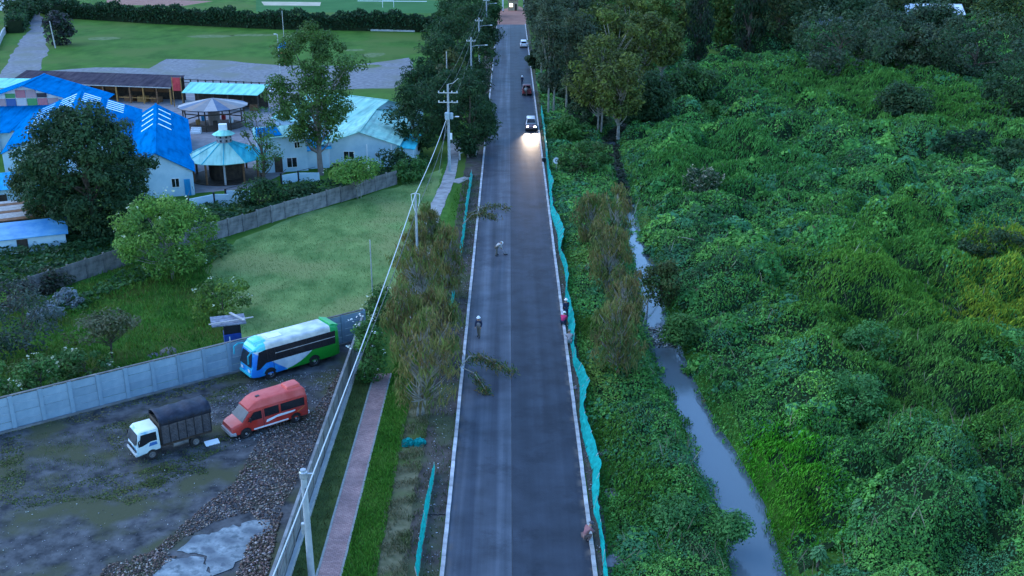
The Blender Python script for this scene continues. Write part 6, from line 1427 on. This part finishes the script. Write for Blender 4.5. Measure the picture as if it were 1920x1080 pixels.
for _k, _pl in enumerate(MOSSP):
    cover('moss', ('moss band across the middle of the lot', 'weedy strip in front of the truck and van', 'mossy edge at the left of the lot', 'mossy strip along the foot of the blue wall')[_k], _pl, 170, .11, [(.06, .085, .026), (.095, .13, .034), (.13, .135, .05)], (.005, .05), False, hole=2.4)
# rubble and stones of the lot
def stones(name, label, poly, n, smin, smax, cols, hole=None):
    xs_ = [p[0] for p in poly]; ys_ = [p[1] for p in poly]
    x = rng.uniform(min(xs_), max(xs_), n * 4); y = rng.uniform(min(ys_), max(ys_), n * 4); k = inpoly(x, y, poly)
    if hole: k &= smooth_noise(x, y, hole, 41) > rng.normal(-.15, .3, n * 4)
    x = x[k][:n]; y = y[k][:n]; n = len(x); s = smin + (smax - smin) * rng.uniform(0, 1, n) ** 2.2
    base = np.array([(1, 0, 0), (0, 1, 0), (-1, 0, 0), (0, -1, 0), (0, 0, 1), (0, 0, -1.)]) ; fq = [(0, 1, 4, 4), (1, 2, 4, 4)]
    V = base[None] * (1 + rng.normal(0, .22, (n, 6, 1))) * np.stack([s, s * rng.uniform(.55, 1, n), s * rng.uniform(.4, .8, n)], 1)[:, None, :]
    a = rng.uniform(0, 6.28, n); ca, sa = np.cos(a)[:, None], np.sin(a)[:, None]; X = V[:, :, 0] * ca - V[:, :, 1] * sa; Y_ = V[:, :, 0] * sa + V[:, :, 1] * ca
    V = np.stack([X + x[:, None], Y_ + y[:, None], V[:, :, 2] + s[:, None] * .3 + .02], 2)
    tri = np.array([(0, 1, 4), (1, 2, 4), (2, 3, 4), (3, 0, 4), (1, 0, 5), (2, 1, 5), (3, 2, 5), (0, 3, 5)])
    me = bpy.data.meshes.new(name); nv = n * 6; nf = n * 8
    me.vertices.add(nv); me.loops.add(nf * 3); me.polygons.add(nf); me.vertices.foreach_set('co', V.reshape(-1).astype(np.float32))
    me.loops.foreach_set('vertex_index', (tri[None] + (np.arange(n) * 6)[:, None, None]).reshape(-1).astype(np.int32)); me.polygons.foreach_set('loop_start', np.arange(0, nf * 3, 3, dtype=np.int32)); me.update(calc_edges=True)
    ca_ = me.color_attributes.new('col', 'FLOAT_COLOR', 'POINT'); c4 = np.ones((n, 6, 4), np.float32); c4[:, :, :3] = pal(cols, n, None, .25)[:, None, :]; ca_.data.foreach_set('color', c4.reshape(-1)); me.materials.append(STONEC)
    o = addobj(name, me); tag(o, label, 'rubble', kind='stuff')
RB = [(.17, .11, .085), (.11, .075, .06), (.22, .165, .135), (.07, .055, .045), (.32, .27, .235), (.09, .07, .06)]
stones('rubble', 'heap of broken brick and stone rubble beside the grey wall', pp((440, 905), (500, 800), (590, 770), (640, 690), (655, 690), (560, 900), (500, 1000), (470, 960), (400, 980), (330, 1020), (300, 1050), (280, 1040), (380, 950)), 9500, .02, .10, RB)
stones('rubble', 'stones strewn around the van and bus', pp((330, 790), (470, 715), (640, 690), (600, 770), (440, 850), (420, 800)), 3000, .02, .08, [(.2, .2, .21), (.3, .3, .3), (.12, .12, .12)], 2.0)
stones('rubble', 'loose stones scattered over the gravel lot', pp((0, 830), (300, 800), (460, 860), (420, 960), (280, 1080), (-80, 1080)), 900, .015, .06, [(.22, .22, .23), (.34, .34, .34), (.12, .12, .12)])
stones('rubble', 'rubble at the bottom of the lot beside the broken concrete', pp((200, 1060), (300, 1030), (330, 1045), (280, 1085), (180, 1090)), 900, .03, .11, RB)
stones('rubble', 'rubble between concrete slab and grey wall', pp((468, 1010), (510, 985), (530, 960), (500, 1085), (440, 1085)), 1500, .03, .12, RB)
stones('gravel_spill', 'small stones along the left kerb', [(-5.2, 42), (-3.7, 42), (-3.7, 110), (-5.2, 110)], 900, .02, .07, [(.3, .29, .28), (.14, .12, .11), (.4, .4, .4)])
stones('gravel_spill', 'small stones and clods along the right kerb', [(4.6, 42), (5.3, 42), (5.3, 120), (4.6, 120)], 700, .02, .1, [(.3, .29, .28), (.14, .12, .11), (.22, .18, .16)])
stones('floating_debris', 'litter and stones damming the stream narrows', [(float(XL(yy_)) + dx, yy_) for yy_, dx in ((G(1240, 652, WZ)[1], 0), (G(1220, 612, WZ)[1], 0))] + [(float(XR(yy_)), yy_) for yy_ in (G(1230, 612, WZ)[1], G(1265, 652, WZ)[1])], 420, .05, .2, [(.1, .11, .09), (.2, .22, .2), (.4, .42, .42), (.05, .06, .05)])
bpy.data.objects['floating_debris'].location.z = WZ - .02
# single rocks and odds and ends
def rock(label, px, py, s, m, sq=(1, .8, .55), cat='rock'):
    x, y = G(px, py); mb = MB(); mb.lathe([(.001, 0), (.6, .0), (.95, .22), (.85, .6), (.5, .88), (.001, 1.0)], 9)
    mb.v = [(v[0] * s * sq[0] * random.uniform(.82, 1.15), v[1] * s * sq[1] * random.uniform(.82, 1.15), v[2] * s * sq[2] * 1.2 * random.uniform(.8, 1.15) - .22 * s * sq[2]) for v in mb.v]
    o = mb.build('rock', m, None, True, sharp=35); o.location = (x, y, 0); o.rotation_euler.z = random.uniform(0, 6); tag(o, label, cat)
RK = mat('rock_brown', (.14, .12, .10), (.24, .21, .18), scale=2, rough=.9, bump=.5); RK2 = mat('earth_mound', (.15, .135, .15), (.23, .21, .22), scale=2, rough=.95, bump=.5)
rock('brown boulder on the rough grass above the blue wall', 315, 662, .75, RK); rock('smaller rough boulder left of the brown one', 288, 668, .5, RK2); rock('low pale stone beside the boulders', 330, 668, .3, RK)
rock('bare earth mound behind the near end of the netting', 1148, 925, .55, RK2, (1, 1, .35), 'mound'); rock('bare earth mound at the bottom right of the netting', 1152, 1050, .6, RK2, (.8, 1.5, .25), 'mound'); rock('small earth mound beside the sharp fold of the netting', 1132, 850, .5, RK2, (1, 1.3, .4), 'mound')
rock('clod of earth at the right kerb below the broken lump', 1078, 728, .25, RK2)
def bucket(label, px, py, s, m):
    x, y = G(px, py); e = empty('bucket', (x, y, 0), 0, label, 'bucket'); MB().lathe([(.001, .02), (s * .75, .02), (s, s * 1.9), (s * .93, s * 1.9), (s * .7, .05), (.001, .05)], 14).build('pail', m, e, True)
    MB().tube([(s * math.cos(a), 0, s * 1.9 + s * .5 * math.sin(a)) for a in np.linspace(0, math.pi, 8)], .012, 4).build('handle', STEEL, e)
bucket('dark bucket at the right kerb near the round sign', 1020, 305, .3, DARK)
bt = MB().tube([(-.5, 0, .03), (.3, .05, .03), (.75, -.03, .03)], .035, 5).build('black_pipe', DARK); bt.location = (*G(818, 966), 0); tag(bt, 'short black pipe between the netting and the left kerb', 'pipe')

# ------------------------------------------------------------------ people
def skinmesh(name, J, E_, rad, m, parent, grow=0.0, root=0, sub=2):
    keys = list(J); ix_ = {k: i for i, k in enumerate(keys)}
    me = bpy.data.meshes.new(name); me.from_pydata([J[k] for k in keys], [(ix_[a], ix_[b_]) for a, b_ in E_], []); me.materials.append(m); me.update()
    o = bpy.data.objects.new(name, me); COL.objects.link(o); o.parent = parent
    sk_ = o.modifiers.new('skin', 'SKIN'); sk_.use_smooth_shade = True
    d = me.skin_vertices[0].data
    for k in keys: r_ = rad[k] + grow; d[ix_[k]].radius = (r_, r_) if not isinstance(rad[k], tuple) else rad[k]; d[ix_[k]].use_root = False
    d[ix_[keys[root]]].use_root = True
    s_ = o.modifiers.new('sub', 'SUBSURF'); s_.levels = sub; s_.render_levels = sub
    return o
def person(label, loc, rz, shirt, trousers, helmet, pose='stand', vest=None, tool=None):
    e = empty('person', loc, rz, label, 'person')
    J = {'pel': (0, 0, .92), 'spine': (.0, 0, 1.12), 'chest': (.02, 0, 1.34), 'neck': (.03, 0, 1.5), 'head': (.05, 0, 1.60), 'crown': (.05, 0, 1.72)}
    for s, n in ((1, 'L'), (-1, 'R')):
        st_ = .14 if n == 'L' else -.16
        J.update({'hip' + n: (0, s * .1, .88), 'knee' + n: (st_ * .6 + .03, s * .11, .5), 'ank' + n: (st_, s * .11, .09), 'toe' + n: (st_ + .16, s * .12, .05),
                  'sh' + n: (.02, s * .19, 1.4), 'elb' + n: (.02 - st_ * .3, s * .25, 1.13), 'wr' + n: (.16 - st_ * .3, s * .22, .92)})
    if pose == 'bend':
        J.update({'spine': (.12, 0, 1.05), 'chest': (.32, 0, 1.15), 'neck': (.46, 0, 1.22), 'head': (.55, 0, 1.22), 'crown': (.66, 0, 1.24), 'shL': (.36, .19, 1.17), 'shR': (.36, -.19, 1.17), 'elbL': (.45, .22, .9), 'elbR': (.42, -.22, .9), 'wrL': (.55, .12, .7), 'wrR': (.6, -.08, .62)})
    if pose == 'crouch':
        J.update({'pel': (0, 0, .42), 'spine': (.1, 0, .6), 'chest': (.22, 0, .78), 'neck': (.32, 0, .9), 'head': (.38, 0, .97), 'crown': (.42, 0, 1.07), 'hipL': (0, .1, .4), 'hipR': (0, -.1, .4), 'kneeL': (.38, .16, .5), 'kneeR': (.36, -.16, .45), 'ankL': (.12, .14, .09), 'ankR': (.1, -.14, .09),
                  'toeL': (.28, .15, .05), 'toeR': (.26, -.15, .05), 'shL': (.24, .19, .84), 'shR': (.24, -.19, .84), 'elbL': (.42, .25, .66), 'elbR': (.42, -.25, .66), 'wrL': (.62, .12, .5), 'wrR': (.62, -.12, .48)})
    rad = {'pel': .13, 'spine': .13, 'chest': .145, 'neck': .055, 'head': .095, 'crown': .08}
    for n in 'LR': rad.update({'hip' + n: .09, 'knee' + n: .06, 'ank' + n: .045, 'toe' + n: .04, 'sh' + n: .07, 'elb' + n: .048, 'wr' + n: .034})
    E_ = [('pel', 'spine'), ('spine', 'chest'), ('chest', 'neck'), ('neck', 'head'), ('head', 'crown')]
    for n, s in (('L', 1), ('R', -1)):
        E_ += [('pel', 'hip' + n), ('hip' + n, 'knee' + n), ('knee' + n, 'ank' + n), ('ank' + n, 'toe' + n), ('chest', 'sh' + n), ('sh' + n, 'elb' + n), ('elb' + n, 'wr' + n)]
        w = Vector(J['wr' + n]); el = Vector(J['elb' + n]); d = (w - el).normalized(); side = Vector((0, s, 0)); J['palm' + n] = tuple(w + d * .06); rad['palm' + n] = .03; E_.append(('wr' + n, 'palm' + n))
        for q in range(5):
            o_ = side * (.03 - .015 * q) + (Vector((.02, 0, 0)) if q == 4 else Vector()); k = 'f%d%s' % (q, n)
            J[k] = tuple(w + d * (.13 + (.015, .025, .02, 0, -.03)[q]) + o_ * 1.3); rad[k] = .009; E_.append(('palm' + n, k))
    skinmesh('body', J, E_, rad, SKINM, e, root=0, sub=1)
    tk = ['pel', 'hipL', 'kneeL', 'ankL', 'hipR', 'kneeR', 'ankR']; skinmesh('trousers', {k: J[k] for k in tk}, [(a, b_) for a, b_ in E_ if a in tk and b_ in tk], rad, trousers, e, .018)
    sk2 = ['chest', 'spine', 'pel', 'shL', 'elbL', 'wrL', 'shR', 'elbR', 'wrR']; skinmesh('jacket', {k: J[k] for k in sk2}, [(a, b_) for a, b_ in E_ if a in sk2 and b_ in sk2], rad, shirt, e, .02)
    if vest: skinmesh('vest', {k: J[k] for k in ('chest', 'spine', 'pel')}, [('pel', 'spine'), ('spine', 'chest')], rad, vest, e, .045)
    for n in 'LR': a_ = Vector(J['ank' + n]); t_ = Vector(J['toe' + n]); MB().rings([[(p.x, p.y + w_ * math.cos(k), max(.0, p.z + .05 * math.sin(k))) for k in np.linspace(0, 6.28, 9)[:-1]] for p, w_ in ((a_ - (t_ - a_) * .35, .04), (a_, .055), (t_, .05), (t_ + (t_ - a_) * .2, .03))]).build('boot', DARK, e, True)
    up_ = (Vector(J['crown']) - Vector(J['neck'])).normalized(); hc = Vector(J['crown']) - up_ * .02
    hm = MB().lathe([(.17, -.01), (.125, .0), (.12, .06), (.085, .12), (.001, .145)], 14).build('helmet', helmet, e, True, sharp=70); hm.rotation_euler = up_.to_track_quat('Z', 'X').to_euler(); hm.location = hc
    hd = Vector(J['head']); fx_ = (Vector((1, 0, 0)) - up_ * up_.x).normalized()
    MB().tube([hd + fx_ * .09, hd + fx_ * .125 - up_ * .02], [.02, .014], 5).build('nose', SKINM, e)
    for s in (-1, 1): MB().lathe([(.001, -.008), (.012, 0), (.001, .008)], 6, 0, 'X', tuple(hd + fx_ * .1 + up_ * .03 + Vector((0, s * .035, 0)))).build('eye', DARK, e)
    if tool:
        a_ = Vector(J['wrR']); b2_ = Vector(J['wrL'])
        tl = MB().tube([b2_ + (b2_ - a_).normalized() * .35 + Vector((0, 0, .3)), Vector((.95, -.15, .04))], .016, 6).build('broom', WOODG); tl.location = loc; tl.rotation_euler.z = rz; MB().box(.8, 1.1, -.32, .02, .02, .1).build('broom_head', DARK, tl); tag(tl, tool, 'broom')
    return e
SKINM = mat('skin', (.30, .17, .11), rough=.6)
PALE = mat('pale_cloth', (.42, .40, .37), rough=.9); NAVY = mat('navy_cloth', (.03, .04, .07), rough=.9); KHK = mat('khaki_cloth', (.13, .12, .10), rough=.9); GREYC = mat('grey_cloth', (.2, .2, .21), rough=.9)
PINK = mat('magenta_vest', (.58, .03, .12), rough=.7); HELW = mat('white_helmet', (.8, .82, .82), rough=.4); HELK = mat('dark_cap', (.05, .05, .06), rough=.6)
person('worker in pale top bending over the left lane', (*G(931, 480), .012), .6, PALE, KHK, HELW, 'bend', None, 'long-handled broom held by the worker in the pale top')
person('worker in white helmet and dark clothes standing in the left lane', (*G(898, 632), .012), -1.9, NAVY, KHK, HELW, 'stand', GREYC)
person('worker in magenta vest crouching at the right kerb', (*G(1055, 612), .012), 1.2, PINK, NAVY, HELW, 'crouch', PINK)
person('worker in navy clothes and white helmet standing beyond the magenta vest', (*G(1061, 598), .012), 1.9, NAVY, NAVY, HELW, 'stand')
person('worker in dusty reddish clothes crouching at the right kerb at the bottom', (*G(1096, 1016), .012), .5, mat('dusty_red_cloth', (.26, .12, .12), rough=.9), mat('dusty_brown_cloth', (.2, .12, .11), rough=.9), HELK, 'crouch')
person('worker in dusty grey clothes crouching just below the magenta vest', (*G(1068, 648), .012), 1.6, mat('dusty_grey_cloth', (.3, .26, .26), rough=.9), GREYC, GREYC, 'crouch')
person('dark-clothed person standing left of the parked pickup', (*G(979, 160), .012), -1.5, NAVY, NAVY, HELW, 'stand')
person('person in pale shirt behind the parked pickup', (*G(986, 180), .012), 1.6, PALE, KHK, HELK, 'stand')
# egrets
def egret(label, px, py, z, rz):
    x, y = G(px, py, z); e = empty('egret', (x, y, z), rz, label, 'bird')
    J = {'b0': (-.22, 0, .42), 'b1': (0, 0, .48), 'b2': (.16, 0, .52), 'n1': (.26, 0, .66), 'n2': (.22, 0, .82), 'hd': (.28, 0, .93), 'bk': (.36, 0, .92)}
    skinmesh('body', J, [('b0', 'b1'), ('b1', 'b2'), ('b2', 'n1'), ('n1', 'n2'), ('n2', 'hd'), ('hd', 'bk')], {'b0': .05, 'b1': .13, 'b2': .1, 'n1': .04, 'n2': .03, 'hd': .045, 'bk': .015}, WHITE, e, root=1)
    MB().tube([(.37, 0, .92), (.5, 0, .9)], [.014, .003], 5).build('bill', WOODO, e)
    for s in (-1, 1): MB().tube([(.0, s * .05, .4), (.03, s * .05, .2), (0, s * .05, 0)], .013, 5).build('leg', DARK, e)
    e.scale = (1.3, 1.3, 1.3)
egret('left white egret beside the dark upper stream', 1196, 216, -.2, .4); egret('right white egret beside the dark upper stream', 1220, 222, 0, 2.5); egret('white egret on the scrub edge right of the other two', 1268, 190, .9, 1.0)
